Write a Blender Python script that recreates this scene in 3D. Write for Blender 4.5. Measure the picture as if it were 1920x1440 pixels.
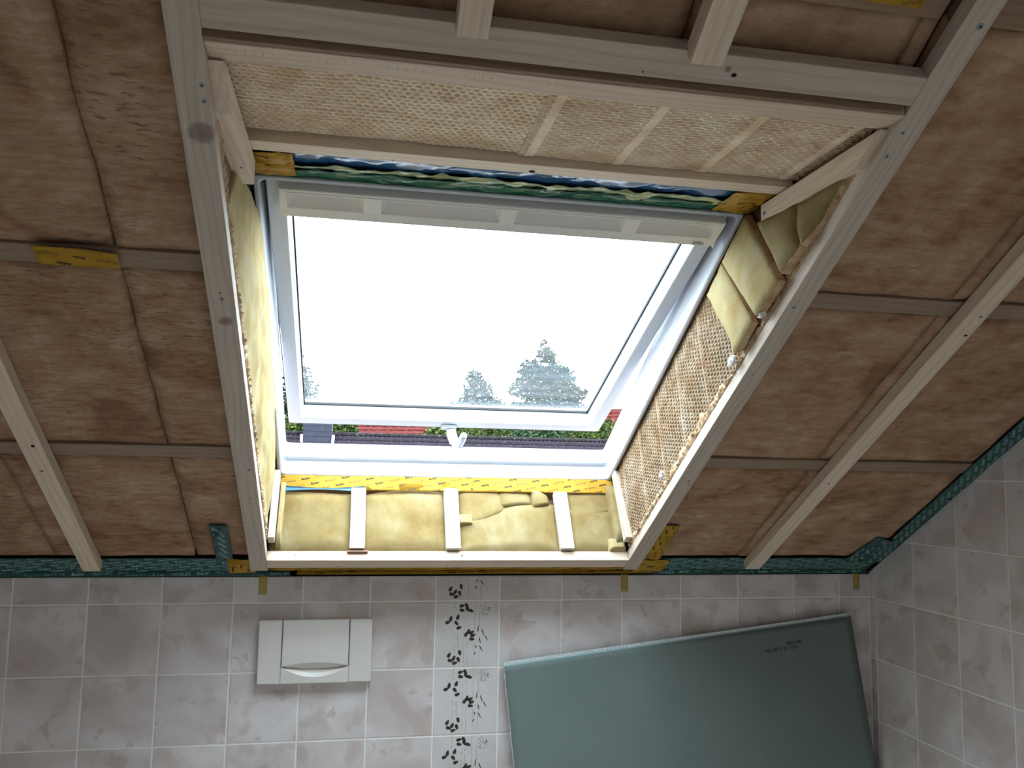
import bpy, bmesh, math, random
from mathutils import Vector, Matrix, noise

# ------------------------------------------------------------------ reset
for o in list(bpy.data.objects):
    bpy.data.objects.remove(o, do_unlink=True)
scene = bpy.context.scene
COL = scene.collection
R = math.radians
Z0 = 1.2                      # height of the first tile joint above the floor

# ------------------------------------------------------------------ camera
cam_d = bpy.data.cameras.new('camera')
cam_d.sensor_width = 36.0
cam_d.lens = 1587.74 / 1920 * 36.0
cam_d.clip_end = 500
cam = bpy.data.objects.new('camera', cam_d)
COL.objects.link(cam)
yaw, pit, rol = R(10.7976), R(6.0313), R(1.0454)
fw = Vector((math.sin(yaw) * math.cos(pit), math.cos(yaw) * math.cos(pit), math.sin(pit)))
rt = Vector((math.cos(yaw), -math.sin(yaw), 0))
up = rt.cross(fw)
rt2 = math.cos(rol) * rt + math.sin(rol) * up
up2 = -math.sin(rol) * rt + math.cos(rol) * up
cm = Matrix((rt2, up2, -fw)).transposed().to_4x4()
cm.translation = Vector((-0.2813, -2.6644, 0.3971 + Z0))
cam.matrix_world = cm
scene.camera = cam

# ------------------------------------------------------------------ sky, exposure
SKY = 18.0          # zenith luminance of the overcast sky
world = bpy.data.worlds.new('overcast_sky')
scene.world = world
world.use_nodes = True
bg = world.node_tree.nodes['Background']
bg.inputs[0].default_value = (0.77, 0.895, 1.0, 1)
# overcast sky: the zenith is three times as bright as the horizon
_t = world.node_tree
_tc = _t.nodes.new('ShaderNodeTexCoord'); _sp = _t.nodes.new('ShaderNodeSeparateXYZ')
_mr = _t.nodes.new('ShaderNodeMapRange')
_mr.inputs[1].default_value, _mr.inputs[2].default_value = 0.0, 1.0
_mr.inputs[3].default_value, _mr.inputs[4].default_value = SKY / 3, SKY
_t.links.new(_tc.outputs['Generated'], _sp.inputs[0]); _t.links.new(_sp.outputs[2], _mr.inputs[0]); _t.links.new(_mr.outputs[0], bg.inputs[1])
vs = scene.view_settings
vs.view_transform = 'Standard'
vs.look = 'None'
vs.gamma = 1.0
vs.use_curve_mapping = False
vs.exposure = 0.32
scene.cycles.max_bounces = 8
scene.cycles.diffuse_bounces = 5
scene.cycles.glossy_bounces = 3
scene.cycles.transmission_bounces = 6
scene.cycles.transparent_max_bounces = 12
scene.cycles.caustics_reflective = False
scene.cycles.caustics_refractive = False
scene.cycles.use_adaptive_sampling = True
scene.cycles.adaptive_threshold = 0.12

# roof coordinates: s along the eaves, u up the slope, n outwards
TH = R(31.75)
O = Vector((0, 0, 0.085 + Z0))
US = Vector((0, -math.cos(TH), math.sin(TH)))
NS = Vector((0, math.sin(TH), math.cos(TH)))
XS = Vector((1, 0, 0))
def RP(s, u, n):
    return O + XS * s + US * u + NS * n

# sky portal in the skylight opening
pl = bpy.data.lights.new('sky_portal', 'AREA')
pl.shape = 'RECTANGLE'
pl.size, pl.size_y = 1.06, 1.16
pl.cycles.is_portal = True
po = bpy.data.objects.new('sky_portal', pl)
COL.objects.link(po)
pm = Matrix((XS, US, NS)).transposed().to_4x4()
pm.translation = RP(0.035, 0.72, 0.245)
po.matrix_world = pm

# ------------------------------------------------------------------ object helpers
def tag(o, label=None, cat=None, group=None, kind=None):
    if label: o['label'] = label
    if cat: o['category'] = cat
    if group: o['group'] = group
    if kind: o['kind'] = kind
    return o

def obj(name, me, mat=None, parent=None, M=None):
    o = bpy.data.objects.new(name, me)
    COL.objects.link(o)
    if mat is not None and me is not None and len(me.materials) == 0:
        me.materials.append(mat)
    if M is not None:
        o.matrix_world = M
    if parent is not None:
        o.parent = parent
        pw = WM.get(parent.name, Matrix())
        o.matrix_parent_inverse = pw.inverted()
    WM[o.name] = M.copy() if M is not None else Matrix()
    return o
WM = {}

def empty(name, loc):
    o = bpy.data.objects.new(name, None)
    o.empty_display_size = 0.05
    COL.objects.link(o)
    M = Matrix.Translation(loc)
    o.matrix_world = M
    WM[o.name] = M
    return o

def mesh_from(verts, faces, smooth=False, name='m'):
    me = bpy.data.meshes.new(name)
    me.from_pydata([tuple(v) for v in verts], [], faces)
    me.update()
    if smooth:
        me.polygons.foreach_set('use_smooth', [True] * len(me.polygons))
    return me

def bm_mesh(bm, smooth=False):
    bmesh.ops.recalc_face_normals(bm, faces=bm.faces[:])
    me = bpy.data.meshes.new('m')
    bm.to_mesh(me)
    bm.free()
    if smooth:
        me.polygons.foreach_set('use_smooth', [True] * len(me.polygons))
    return me

def box_mesh(dx, dy, dz, bev=0.001, seg=2):
    bm = bmesh.new()
    bmesh.ops.create_cube(bm, size=1)
    bmesh.ops.scale(bm, vec=(dx, dy, dz), verts=bm.verts)
    if bev > 0:
        bmesh.ops.bevel(bm, geom=bm.edges[:], offset=bev, segments=seg, affect='EDGES', profile=0.5)
    return bm_mesh(bm)

def frame(origin, ex, ey, ez):
    M = Matrix((ex.normalized(), ey.normalized(), ez.normalized())).transposed().to_4x4()
    M.translation = origin
    return M

def add_box(bm, lo, hi, M=None):
    x0, y0, z0 = lo
    x1, y1, z1 = hi
    vs_ = [bm.verts.new((x, y, z)) for x, y, z in ((x0,y0,z0),(x1,y0,z0),(x1,y1,z0),(x0,y1,z0),(x0,y0,z1),(x1,y0,z1),(x1,y1,z1),(x0,y1,z1))]
    if M is not None:
        for v in vs_: v.co = M @ v.co
    for f in ((0,3,2,1),(4,5,6,7),(0,1,5,4),(1,2,6,5),(2,3,7,6),(3,0,4,7)):
        bm.faces.new([vs_[i] for i in f])

def sheet(f_front, back, na, nb, smooth=True):
    """closed thick sheet: f_front(a,b) for a,b in 0..1, back = vector to the rear side"""
    V, F = [], []
    for j in range(nb + 1):
        for i in range(na + 1):
            V.append(f_front(i / na, j / nb))
    W = na + 1
    for j in range(nb):
        for i in range(na):
            F.append((j*W+i, j*W+i+1, (j+1)*W+i+1, (j+1)*W+i))
    ring = [i for i in range(na)] + [j*W+na for j in range(nb)] + [nb*W+na-i for i in range(na)] + [(nb-j)*W for j in range(nb)]
    base = len(V)
    for r in ring:
        V.append(V[r] + back)
    m = len(ring)
    for k in range(m):
        a, b = ring[k], ring[(k+1) % m]
        F.append((b, a, base + k, base + (k+1) % m))
    F.append(tuple(base + k for k in range(m)))
    me = mesh_from(V, F, smooth)
    return me

def fbm(p, s, oct=3):
    return noise.fractal(Vector(p) * s, 1.0, 2.0, oct)

# ------------------------------------------------------------------ material helpers
class NT:
    def __init__(self, name):
        self.m = bpy.data.materials.new(name)
        self.m.use_nodes = True
        self.t = self.m.node_tree
        self.b = self.t.nodes['Principled BSDF']
        self.out = self.t.nodes['Material Output']
    def n(self, typ, **kw):
        nd = self.t.nodes.new(typ)
        for k, v in kw.items():
            if hasattr(nd, k) and not k.startswith('i_'):
                setattr(nd, k, v)
            else:
                key = k[2:] if k.startswith('i_') else k
                key = int(key) if key.isdigit() else key.replace('_', ' ')
                if isinstance(v, bpy.types.NodeSocket): self.t.links.new(v, nd.inputs[key])
                else: nd.inputs[key].default_value = v
        return nd
    def link(self, a, b): self.t.links.new(a, b)
    def coords(self, rnd=True, kind='Object'):
        tc = self.n('ShaderNodeTexCoord')
        v = tc.outputs[kind]
        if rnd:
            oi = self.n('ShaderNodeObjectInfo')
            mul = self.n('ShaderNodeMath', operation='MULTIPLY', i_0=oi.outputs['Random'], i_1=37.0)
            cb = self.n('ShaderNodeCombineXYZ', i_0=mul.outputs[0], i_1=mul.outputs[0], i_2=mul.outputs[0])
            ad = self.n('ShaderNodeVectorMath', operation='ADD', i_0=v, i_1=cb.outputs[0])
            v = ad.outputs[0]
        return v
    def scale(self, v, s):
        return self.n('ShaderNodeVectorMath', operation='MULTIPLY', i_0=v, i_1=s).outputs[0]
    def noise(self, v, scale=5, detail=4, rough=0.55, dist=0.0):
        return self.n('ShaderNodeTexNoise', i_Vector=v, i_Scale=scale, i_Detail=detail, i_Roughness=rough, i_Distortion=dist).outputs['Fac']
    def ramp(self, fac, stops):
        r = self.n('ShaderNodeValToRGB', i_Fac=fac)
        e = r.color_ramp.elements
        while len(e) < len(stops): e.new(0.5)
        for k, (p, c) in enumerate(stops):
            e[k].position = p
            e[k].color = (c[0], c[1], c[2], 1) if len(c) == 3 else c
        return r.outputs[0]
    def mix(self, fac, a, b, mode='MIX'):
        m = self.n('ShaderNodeMix', data_type='RGBA', blend_type=mode)
        for s, v in ((m.inputs[0], fac), (m.inputs[6], a), (m.inputs[7], b)):
            if isinstance(v, bpy.types.NodeSocket): self.link(v, s)
            else: s.default_value = v if isinstance(v, (int, float)) else (v[0], v[1], v[2], 1)
        return m.outputs[2]
    def bump(self, h, strength=0.3, dist=0.002):
        bp = self.n('ShaderNodeBump', i_Height=h, i_Strength=strength, i_Distance=dist)
        self.link(bp.outputs[0], self.b.inputs['Normal'])
    def color(self, c):
        if isinstance(c, bpy.types.NodeSocket): self.link(c, self.b.inputs['Base Color'])
        else: self.b.inputs['Base Color'].default_value = (c[0], c[1], c[2], 1)
    def rough(self, r): self.b.inputs['Roughness'].default_value = r
    def spec(self, r): self.b.inputs['Specular IOR Level'].default_value = r

def plain(name, c, rough=0.5, spec=0.4, metal=0.0):
    k = NT(name); k.color(c); k.rough(rough); k.spec(spec)
    k.b.inputs['Metallic'].default_value = metal
    return k.m

def wood(name, c1, c2, c3, knots=(), line=60.0):
    """planed softwood, grain along local X; knots = (x, y, radius) on the face"""
    k = NT(name)
    raw = k.coords(rnd=False)
    v = k.coords(rnd=True)
    warp = k.noise(k.scale(v, (2.2, 9, 9)), 1.0, 2)
    sep = k.n('ShaderNodeSeparateXYZ', i_0=v)
    y = k.n('ShaderNodeMath', operation='MULTIPLY_ADD', i_0=warp, i_1=0.06, i_2=sep.outputs[1]).outputs[0]
    z = sep.outputs[2]
    yz = k.n('ShaderNodeMath', operation='MULTIPLY_ADD', i_0=z, i_1=0.6, i_2=y).outputs[0]
    sn = k.n('ShaderNodeMath', operation='SINE', i_0=k.n('ShaderNodeMath', operation='MULTIPLY', i_0=yz, i_1=line * 6.28).outputs[0]).outputs[0]
    g = k.n('ShaderNodeMath', operation='MULTIPLY_ADD', i_0=sn, i_1=0.5, i_2=0.5).outputs[0]
    big = k.noise(k.scale(v, (1.5, 12, 12)), 2.0, 3)
    col = k.ramp(big, [(0.3, c1), (0.7, c2)])
    gf = k.ramp(g, [(0.55, (0, 0, 0)), (0.95, (0.45, 0.45, 0.45))])
    col = k.mix(gf, col, c3)
    fib = k.noise(k.scale(v, (6, 260, 260)), 1.0, 2)
    col = k.mix(0.35, col, k.ramp(fib, [(0.3, tuple(x * 0.72 for x in c1)), (0.7, tuple(min(1, x * 1.08) for x in c1))]))
    for (kx, ky, kr) in knots:
        d = k.n('ShaderNodeVectorMath', operation='SUBTRACT', i_0=raw, i_1=(kx, ky, 0.0)).outputs[0]
        d = k.scale(d, (1.0, 0.9, 0.0))
        wob = k.n('ShaderNodeMath', operation='MULTIPLY_ADD', i_0=k.noise(raw, 60, 2), i_1=kr * 0.6, i_2=-kr * 0.3).outputs[0]
        ln = k.n('ShaderNodeVectorMath', operation='LENGTH', i_0=d).outputs['Value']
        ln = k.n('ShaderNodeMath', operation='ADD', i_0=ln, i_1=wob).outputs[0]
        t = k.n('ShaderNodeMath', operation='DIVIDE', i_0=ln, i_1=kr).outputs[0]
        f = k.ramp(t, [(0.0, (0.85, 0.85, 0.85)), (0.7, (0.6, 0.6, 0.6)), (1.0, (0, 0, 0))])
        rings = k.n('ShaderNodeMath', operation='SINE', i_0=k.n('ShaderNodeMath', operation='MULTIPLY', i_0=t, i_1=20.0).outputs[0]).outputs[0]
        kc = k.mix(k.n('ShaderNodeMath', operation='MULTIPLY_ADD', i_0=rings, i_1=0.3, i_2=0.4).outputs[0], (c3[0]*0.42, c3[1]*0.36, c3[2]*0.33), (c3[0]*0.7, c3[1]*0.62, c3[2]*0.58))
        col = k.mix(f, col, kc)
    k.color(col)
    k.rough(0.62); k.spec(0.25)
    k.bump(fib, 0.25, 0.0008)
    return k.m

def wool(name, cols, streak=(40, 9, 40), blot=4.0, bump=0.5, dash=0.0, dashcol=(0.12, 0.062, 0.036), rnd=True):
    k = NT(name)
    v = k.coords(rnd=rnd)
    a = k.noise(v, blot, 6, 0.62, 0.9)
    b = k.noise(k.scale(v, streak), 1.0, 4, 0.6, 0.3)
    c = k.noise(v, blot * 3.1, 4, 0.6, 0.5)
    m = k.n('ShaderNodeMath', operation='MULTIPLY_ADD', i_0=b, i_1=0.30, i_2=k.n('ShaderNodeMath', operation='MULTIPLY_ADD', i_0=a, i_1=0.45, i_2=k.n('ShaderNodeMath', operation='MULTIPLY', i_0=c, i_1=0.25).outputs[0]).outputs[0]).outputs[0]
    col = k.ramp(m, [(0.40, cols[0]), (0.47, cols[1]), (0.53, cols[2]), (0.61, cols[3])])
    if dash > 0:
        d = k.noise(k.scale(v, (45, 190, 45)), 1.0, 1, 0.5)
        msk = k.noise(v, 3.0, 2)
        dm = k.n('ShaderNodeMath', operation='MULTIPLY', i_0=k.ramp(d, [(0.56, (0, 0, 0)), (0.72, (1, 1, 1))]), i_1=k.ramp(msk, [(0.38, (0, 0, 0)), (0.62, (dash, dash, dash))])).outputs[0]
        col = k.mix(dm, col, dashcol)
    fine = k.noise(v, 320, 3, 0.7)
    col = k.mix(0.22, col, k.ramp(fine, [(0.3, tuple(x * 0.6 for x in cols[1])), (0.7, tuple(min(1, x * 1.35) for x in cols[2]))]))
    k.color(col)
    k.rough(0.95); k.spec(0.05)
    h = k.n('ShaderNodeMath', operation='MULTIPLY_ADD', i_0=fine, i_1=0.35, i_2=b).outputs[0]
    k.bump(h, bump, 0.004)
    return k.m

# ------------------------------------------------------------------ materials
PINE = ((0.70, 0.575, 0.45), (0.62, 0.49, 0.37), (0.46, 0.335, 0.235))
PINEG = ((0.53, 0.445, 0.37), (0.45, 0.37, 0.30), (0.31, 0.24, 0.185))
M_pine = wood('pine_planed', *PINE)
M_pine_grey = wood('pine_weathered', *PINEG)
M_pine_red = wood('pine_reddish', (0.30, 0.19, 0.125), (0.25, 0.155, 0.10), (0.17, 0.10, 0.065))
M_ceil_wool = wool('brown_glass_wool', ((0.19, 0.095, 0.052), (0.29, 0.168, 0.10), (0.37, 0.232, 0.15), (0.48, 0.335, 0.235)), streak=(20, 85, 40), blot=5, dash=0.8)
M_ceil_wool2 = wool('brown_glass_wool_swirled', ((0.20, 0.10, 0.052), (0.31, 0.18, 0.105), (0.39, 0.245, 0.155), (0.50, 0.345, 0.235)), streak=(14, 40, 30), blot=4.5, dash=0.45)
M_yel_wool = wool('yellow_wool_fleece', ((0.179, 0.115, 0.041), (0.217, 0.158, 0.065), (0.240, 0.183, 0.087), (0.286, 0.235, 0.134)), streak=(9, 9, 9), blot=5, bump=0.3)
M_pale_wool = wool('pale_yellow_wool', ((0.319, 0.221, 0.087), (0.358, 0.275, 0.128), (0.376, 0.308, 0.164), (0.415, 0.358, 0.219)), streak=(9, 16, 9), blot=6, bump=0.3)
M_edge_wool = wool('tan_wool_edge', ((0.34, 0.20, 0.105), (0.46, 0.30, 0.175), (0.55, 0.40, 0.26), (0.66, 0.53, 0.38)), streak=(30, 30, 30), blot=14, bump=0.6)
M_dimple = wool('dimpled_wool', ((0.60, 0.42, 0.27), (0.72, 0.55, 0.38), (0.79, 0.65, 0.48), (0.84, 0.75, 0.60)), streak=(22, 22, 22), blot=7, bump=0.12)
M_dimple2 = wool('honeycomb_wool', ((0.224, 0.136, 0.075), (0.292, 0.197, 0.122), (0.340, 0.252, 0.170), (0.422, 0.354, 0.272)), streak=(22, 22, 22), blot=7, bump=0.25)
M_white_wool = wool('white_wool_tuft', ((0.7, 0.66, 0.6), (0.8, 0.77, 0.72), (0.85, 0.83, 0.8), (0.9, 0.89, 0.87)), bump=0.6)
M_pvc = plain('white_lacquer', (0.49, 0.515, 0.575), 0.35, 0.45)
M_pvc2 = plain('white_plastic_cover', (0.80, 0.78, 0.76), 0.4, 0.4)
M_plate = plain('cream_plastic', (0.66, 0.62, 0.585), 0.35, 0.45)
M_gasket = plain('black_gasket', (0.012, 0.013, 0.015), 0.6, 0.3)
M_black = plain('black_gap_foil', (0.006, 0.006, 0.008), 0.8, 0.1)
M_screw = plain('zinc_screw', (0.30, 0.33, 0.34), 0.4, 0.5, 0.3)
M_recess = plain('screw_recess', (0.03, 0.03, 0.035), 0.6, 0.2)
M_hole = plain('dark_nail_hole', (0.03, 0.022, 0.018), 0.9, 0.0)
M_grout = plain('pale_grout', (0.80, 0.785, 0.76), 0.85, 0.1)
M_plaster = plain('white_plaster', (0.82, 0.79, 0.76), 0.9, 0.1)
M_ink = plain('black_ink', (0.02, 0.02, 0.02), 0.6, 0.2)
M_ink_pale = plain('thin_grey_ink', (0.10, 0.085, 0.04), 0.6, 0.2)
M_ink_teal = plain('pale_teal_ink', (0.26, 0.46, 0.47), 0.5, 0.3)
M_motif = plain('brown_floral_print', (0.045, 0.033, 0.026), 0.35, 0.3)
M_stem = plain('faded_stem_print', (0.22, 0.18, 0.15), 0.35, 0.3)
M_slab = plain('roof_sheathing', (0.16, 0.10, 0.06), 0.9, 0.1)

def tape_mat(name, c, c2, rough=0.32, spec=0.4):
    k = NT(name)
    v = k.coords()
    a = k.noise(v, 14, 4)
    k.color(k.ramp(a, [(0.35, c), (0.65, c2)]))
    k.rough(rough); k.spec(spec)
    k.bump(k.noise(v, 55, 2), 0.25, 0.002)
    return k.m
M_ytape = tape_mat('yellow_tape', (0.36, 0.19, 0.016), (0.41, 0.235, 0.028), 0.55, 0.10)
M_ytape_dull = tape_mat('yellow_tape_faded', (0.36, 0.27, 0.075), (0.40, 0.30, 0.09), 0.6)
M_gtape = tape_mat('dark_green_tape', (0.010, 0.058, 0.050), (0.014, 0.075, 0.064))
M_gtape2 = tape_mat('glossy_green_tape', (0.010, 0.095, 0.055), (0.016, 0.14, 0.08), 0.18)
M_film_pale = tape_mat('pale_olive_film', (0.30, 0.42, 0.28), (0.42, 0.43, 0.18), 0.2)
M_film_blue = tape_mat('blue_membrane', (0.030, 0.095, 0.235), (0.05, 0.145, 0.33), 0.15)

def tile_mat():
    k = NT('marbled_tile')
    v = k.coords()
    a = k.noise(v, 5.5, 5, 0.55, 0.6)
    b = k.noise(v, 9.0, 4, 0.5, 0.3)
    base = k.ramp(a, [(0.35, (0.54, 0.475, 0.465)), (0.5, (0.62, 0.565, 0.56)), (0.62, (0.69, 0.645, 0.645))])
    st = k.ramp(b, [(0.565, (0, 0, 0)), (0.590, (0.28, 0.28, 0.28)), (0.70, (0.55, 0.55, 0.55))])
    st2 = k.ramp(k.noise(v, 13, 3, 0.5, 0.2), [(0.63, (0, 0, 0)), (0.65, (0.45, 0.45, 0.45))])
    col = k.mix(st, base, (0.46, 0.36, 0.315))
    col = k.mix(st2, col, (0.42, 0.33, 0.28))
    k.color(col)
    k.rough(0.28); k.spec(0.4)
    return k.m
M_tile = tile_mat()
k = NT('decor_tile')
v = k.coords()
k.color(k.ramp(k.noise(v, 6, 4), [(0.35, (0.54, 0.50, 0.49)), (0.6, (0.64, 0.61, 0.61))]))
k.rough(0.28)
M_decor = k.m

k = NT('green_plasterboard_paper')
v = k.coords(rnd=False)
a = k.noise(v, 3, 4); b = k.noise(k.scale(v, (4, 40, 4)), 1.0, 3)
col = k.ramp(a, [(0.3, (0.145, 0.185, 0.175)), (0.7, (0.17, 0.21, 0.20))])
sc_ = k.ramp(k.noise(k.scale(v, (30, 60, 30)), 1.0, 2), [(0.74, (0, 0, 0)), (0.80, (0.5, 0.5, 0.5))])
col = k.mix(sc_, col, (0.22, 0.25, 0.235))
k.color(col); k.rough(0.75); k.spec(0.2)
k.bump(b, 0.15, 0.002)
M_board = k.m
M_board_edge = plain('teal_board_edge', (0.25, 0.43, 0.45), 0.7, 0.2)
k = NT('crumbly_gypsum')
v = k.coords(rnd=False)
g = k.noise(v, 260, 3, 0.7)
k.color(k.ramp(g, [(0.38, (0.28, 0.29, 0.30)), (0.5, (0.72, 0.73, 0.74)), (0.65, (0.84, 0.85, 0.86))]))
k.rough(0.95)
k.bump(g, 0.8, 0.004)
M_gypsum = k.m

# ------------------------------------------------------------------ setting: room shell
XR = 1.482          # right wall
XL, YB = -2.3, -3.6
floor = obj('floor', box_mesh(XR - XL + 0.5, 4.3, 0.1, 0), plain('light_beige_screed', (0.66, 0.61, 0.555), 0.8, 0.2), M=Matrix.Translation(((XR + XL) / 2, -1.65, -0.05)))
tag(floor, 'light beige floor of the attic bathroom', kind='structure')
bm = bmesh.new(); add_box(bm, (XL - 0.1, YB - 0.1, 0), (XL, 0.3, 4.2))
w = obj('wall_left', bm_mesh(bm), M_plaster); tag(w, 'plain plastered wall beside the tiled wall', kind='structure')
bm = bmesh.new(); add_box(bm, (XL, YB - 0.1, 0), (XR + .1, YB, 4.2))
w = obj('wall_rear', bm_mesh(bm), M_plaster); tag(w, 'plain plastered wall behind the camera', kind='structure')

bm = bmesh.new(); add_box(bm, (XL, 0.0012, 0), (XR + 0.1, 0.22, Z0 + 0.079))
wall_back = obj('wall_back', bm_mesh(bm), M_grout); tag(wall_back, 'low tiled wall under the roof slope with flush plate', kind='structure')
# right wall follows the slope
bm = bmesh.new()
prof = [(0.25, 0.0), (YB, 0.0), (YB, Z0 + 0.085 - YB * math.tan(TH) + 0.1), (0.25, Z0 + 0.085 - 0.25 * math.tan(TH) + 0.1)]
A = [bm.verts.new((XR + 0.0012, y, z)) for y, z in prof]
B = [bm.verts.new((XR + 0.12, y, z)) for y, z in prof]
bm.faces.new(A); bm.faces.new(B[::-1])
for i in range(4):
    bm.faces.new([A[i], B[i], B[(i+1) % 4], A[(i+1) % 4]])
wall_right = obj('wall_right', bm_mesh(bm), M_grout); tag(wall_right, 'tiled gable wall rising to the roof slope', kind='structure')

# tiles ------------------------------------------------------------
T = 0.2; G = 0.0045
tile_cache = {}
def tile(parent, cx, cz, w, h, side='b', mat=M_tile, cy=0.0):
    key = (round(w, 4), round(h, 4), mat.name)
    if key not in tile_cache:
        me = box_mesh(w - G, 0.008, h - G, 0.0014, 2)
        me.materials.append(mat)
        tile_cache[key] = me
    if side == 'b':
        M = Matrix.Translation((cx, 0.004, cz))
    else:
        M = Matrix.Translation((XR + 0.004, cx, cz)) @ Matrix.Rotation(-math.pi / 2, 4, 'Z')
    return obj('tile', tile_cache[key], None, parent, M)

LEAF = [(.41,.07,15),(.415,.137,-10),(.495,.12,-60),(.553,.145,-20),(.485,.067,-50),
        (.24,.26,80),(.195,.317,20),(.35,.24,70),(.33,.333,-50),(.37,.40,20),
        (.52,.46,70),(.485,.50,60),(.57,.475,30),(.59,.52,15),(.575,.575,-5),
        (.225,.81,60),(.245,.893,-20),(.30,.855,60),(.315,.93,15),(.37,.88,-70),(.39,.78,-75)]
BLADE = [(.67,.414,85,.055),(.745,.475,-70,.06),(.72,.72,-60,.05),(.64,.69,-75,.03),(.625,.79,60,.028),(.70,.60,-78,.05),(.80,.56,-60,.045)]
def ellipse(bm, cx, cz, a, b, ang, y, tipped=True):
    c, s = math.cos(R(ang)), math.sin(R(ang))
    pts = []
    for i in range(10):
        t = i / 10 * 2 * math.pi
        px, pz = a * math.cos(t), b * math.sin(t) * (1 - 0.35 * math.cos(t) if tipped else 1)
        pts.append(bm.verts.new((cx + px * c - pz * s, y, cz + px * s + pz * c)))
    bm.faces.new(pts)
def motif(zlo=0.0):
    """floral print for one 200 mm tile, centred; zlo cuts away what lies above a cut tile"""
    bm = bmesh.new(); bs = bmesh.new()
    rr = random.Random(5)
    for (x, y, a) in LEAF:
        if y < zlo: continue
        ellipse(bm, (x - .5) * T, (.5 - y) * T, .0088, .0050, a, -0.00415)
    for (x, y, a, l) in BLADE:
        if y < zlo: continue
        ellipse(bm, (x - .5) * T, (.5 - y) * T, l * T, .0016, a, -0.00415)
    for i in range(26):
        a = rr.random() * 6.28; d = rr.random() ** .5 * .085
        y = .13 + d * math.sin(a)
        if y < zlo: continue
        ellipse(bm, (.765 + d * math.cos(a) - .5) * T, (.5 - y) * T, .0016, .0011, rr.random() * 180, -0.00415, False)
    for i in range(14):
        y = .50 + i * .016
        if y < zlo: continue
        ellipse(bm, (.36 + rr.uniform(-.012, .012) - .5) * T, (.5 - y) * T, .0014, .0008, rr.random() * 180, -0.00415, False)
    for x, segs in ((.30, [(.02,.2),(.44,.76),(.9,.98)]), (.45, [(.2,.34),(.36,.62),(.66,.93)]), (.505, [(.2,.45),(.6,.97)]), (.61, [(.03,.3),(.33,.56),(.62,.9)]), (.69, [(.18,.4),(.66,.95)])):
        for a, b in segs:
            if b < zlo: continue
            a = max(a, zlo)
            nseg = max(1, int((b - a) / .045))
            for q in range(nseg):
                if rr.random() < .22: continue
                z1 = .5 - (a + (b - a) * q / nseg); z2 = .5 - (a + (b - a) * (q + .8) / nseg)
                vv = [bs.verts.new(((x - .5) * T + dx, -0.00415, z * T)) for dx, z in ((-.0005, z2), (.0005, z2), (.0005, z1), (-.0005, z1))]
                bs.faces.new(vv)
    for cx, cz in ((.29, .37), (.37, .17), (.50, .58), (.30, .95)):
        pass
    m1, m2 = bm_mesh(bm), bm_mesh(bs)
    m1.materials.append(M_motif); m2.materials.append(M_stem)
    return m1, m2
mot_full, mot_top = motif(), motif(0.64)
rows = [(Z0 + 0.0785 / 2, 0.0785)] + [(Z0 - T * (r + .5), T) for r in range(6)]
for ri, (cz, h) in enumerate(rows):
    cols = [(c * T + T / 2, T) for c in range(-11, 6)] + [(1.2 + .0845, .169), (1.369 + .0565, .113)]
    for cx, wd in cols:
        decor = abs(cx - 0.1) < 0.01
        t = tile(wall_back, cx, cz, wd, h, 'b', M_decor if decor else M_tile)
        if decor and ri < 4:
            for mm, nm in zip(mot_top if ri == 0 else mot_full, ('floral_print', 'stem_print')):
                # a cut tile keeps its lower end
                M = Matrix.Translation((cx, 0.004, Z0 + T / 2 if ri == 0 else cz))
                obj(nm, mm, None, t, M)
# right wall: rows keep the joints of the back wall, the upper tiles are cut along the slope
ycols = [(-0.0175, .035)] + [(-0.035 - .0975, .195)] + [(-0.23 - T * (c + .5), T) for c in range(9)]
for cy, wd in ycols:
    for r in range(-7, 6):
        zlo, zhi = Z0 + r * T, Z0 + (r + 1) * T
        if r == -7: continue
        zl = Z0 + .080 - (cy + wd / 2) * math.tan(TH)   # slope height at the tile's low end
        zh = Z0 + .080 - (cy - wd / 2) * math.tan(TH)
        if zhi <= zl:
            tile(wall_right, cy, (zlo + zhi) / 2, wd, T, 'r')
        elif zlo < zh:
            # cut tile: polygon in (y, z)
            ya, yb = cy + wd / 2 - G / 2, cy - wd / 2 + G / 2
            f = lambda y: Z0 + .080 - y * math.tan(TH)
            poly = [(ya, zlo + G / 2), (yb, zlo + G / 2)]
            zt = zhi - G / 2
            if f(yb) >= zt:
                poly.append((yb, zt))
                if f(ya) < zt:
                    poly.append(((Z0 + .080 - zt) / math.tan(TH), zt))
            else:
                poly.append((yb, f(yb)))
            if f(ya) > zlo + G: poly.append((ya, min(f(ya), zt)))
            else:
                poly[0] = ((Z0 + .080 - zlo - G / 2) / math.tan(TH), zlo + G / 2)
            bm = bmesh.new()
            a = [bm.verts.new((0, y - cy, z - (zlo + zhi) / 2)) for y, z in poly]
            b = [bm.verts.new((0.008, y - cy, z - (zlo + zhi) / 2)) for y, z in poly]
            bm.faces.new(a); bm.faces.new(b[::-1])
            for i in range(len(poly)):
                j = (i + 1) % len(poly)
                bm.faces.new((a[i], b[i], b[j], a[j]))
            obj('tile', bm_mesh(bm), M_tile, wall_right, Matrix.Translation((XR, cy, (zlo + zhi) / 2)))

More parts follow.
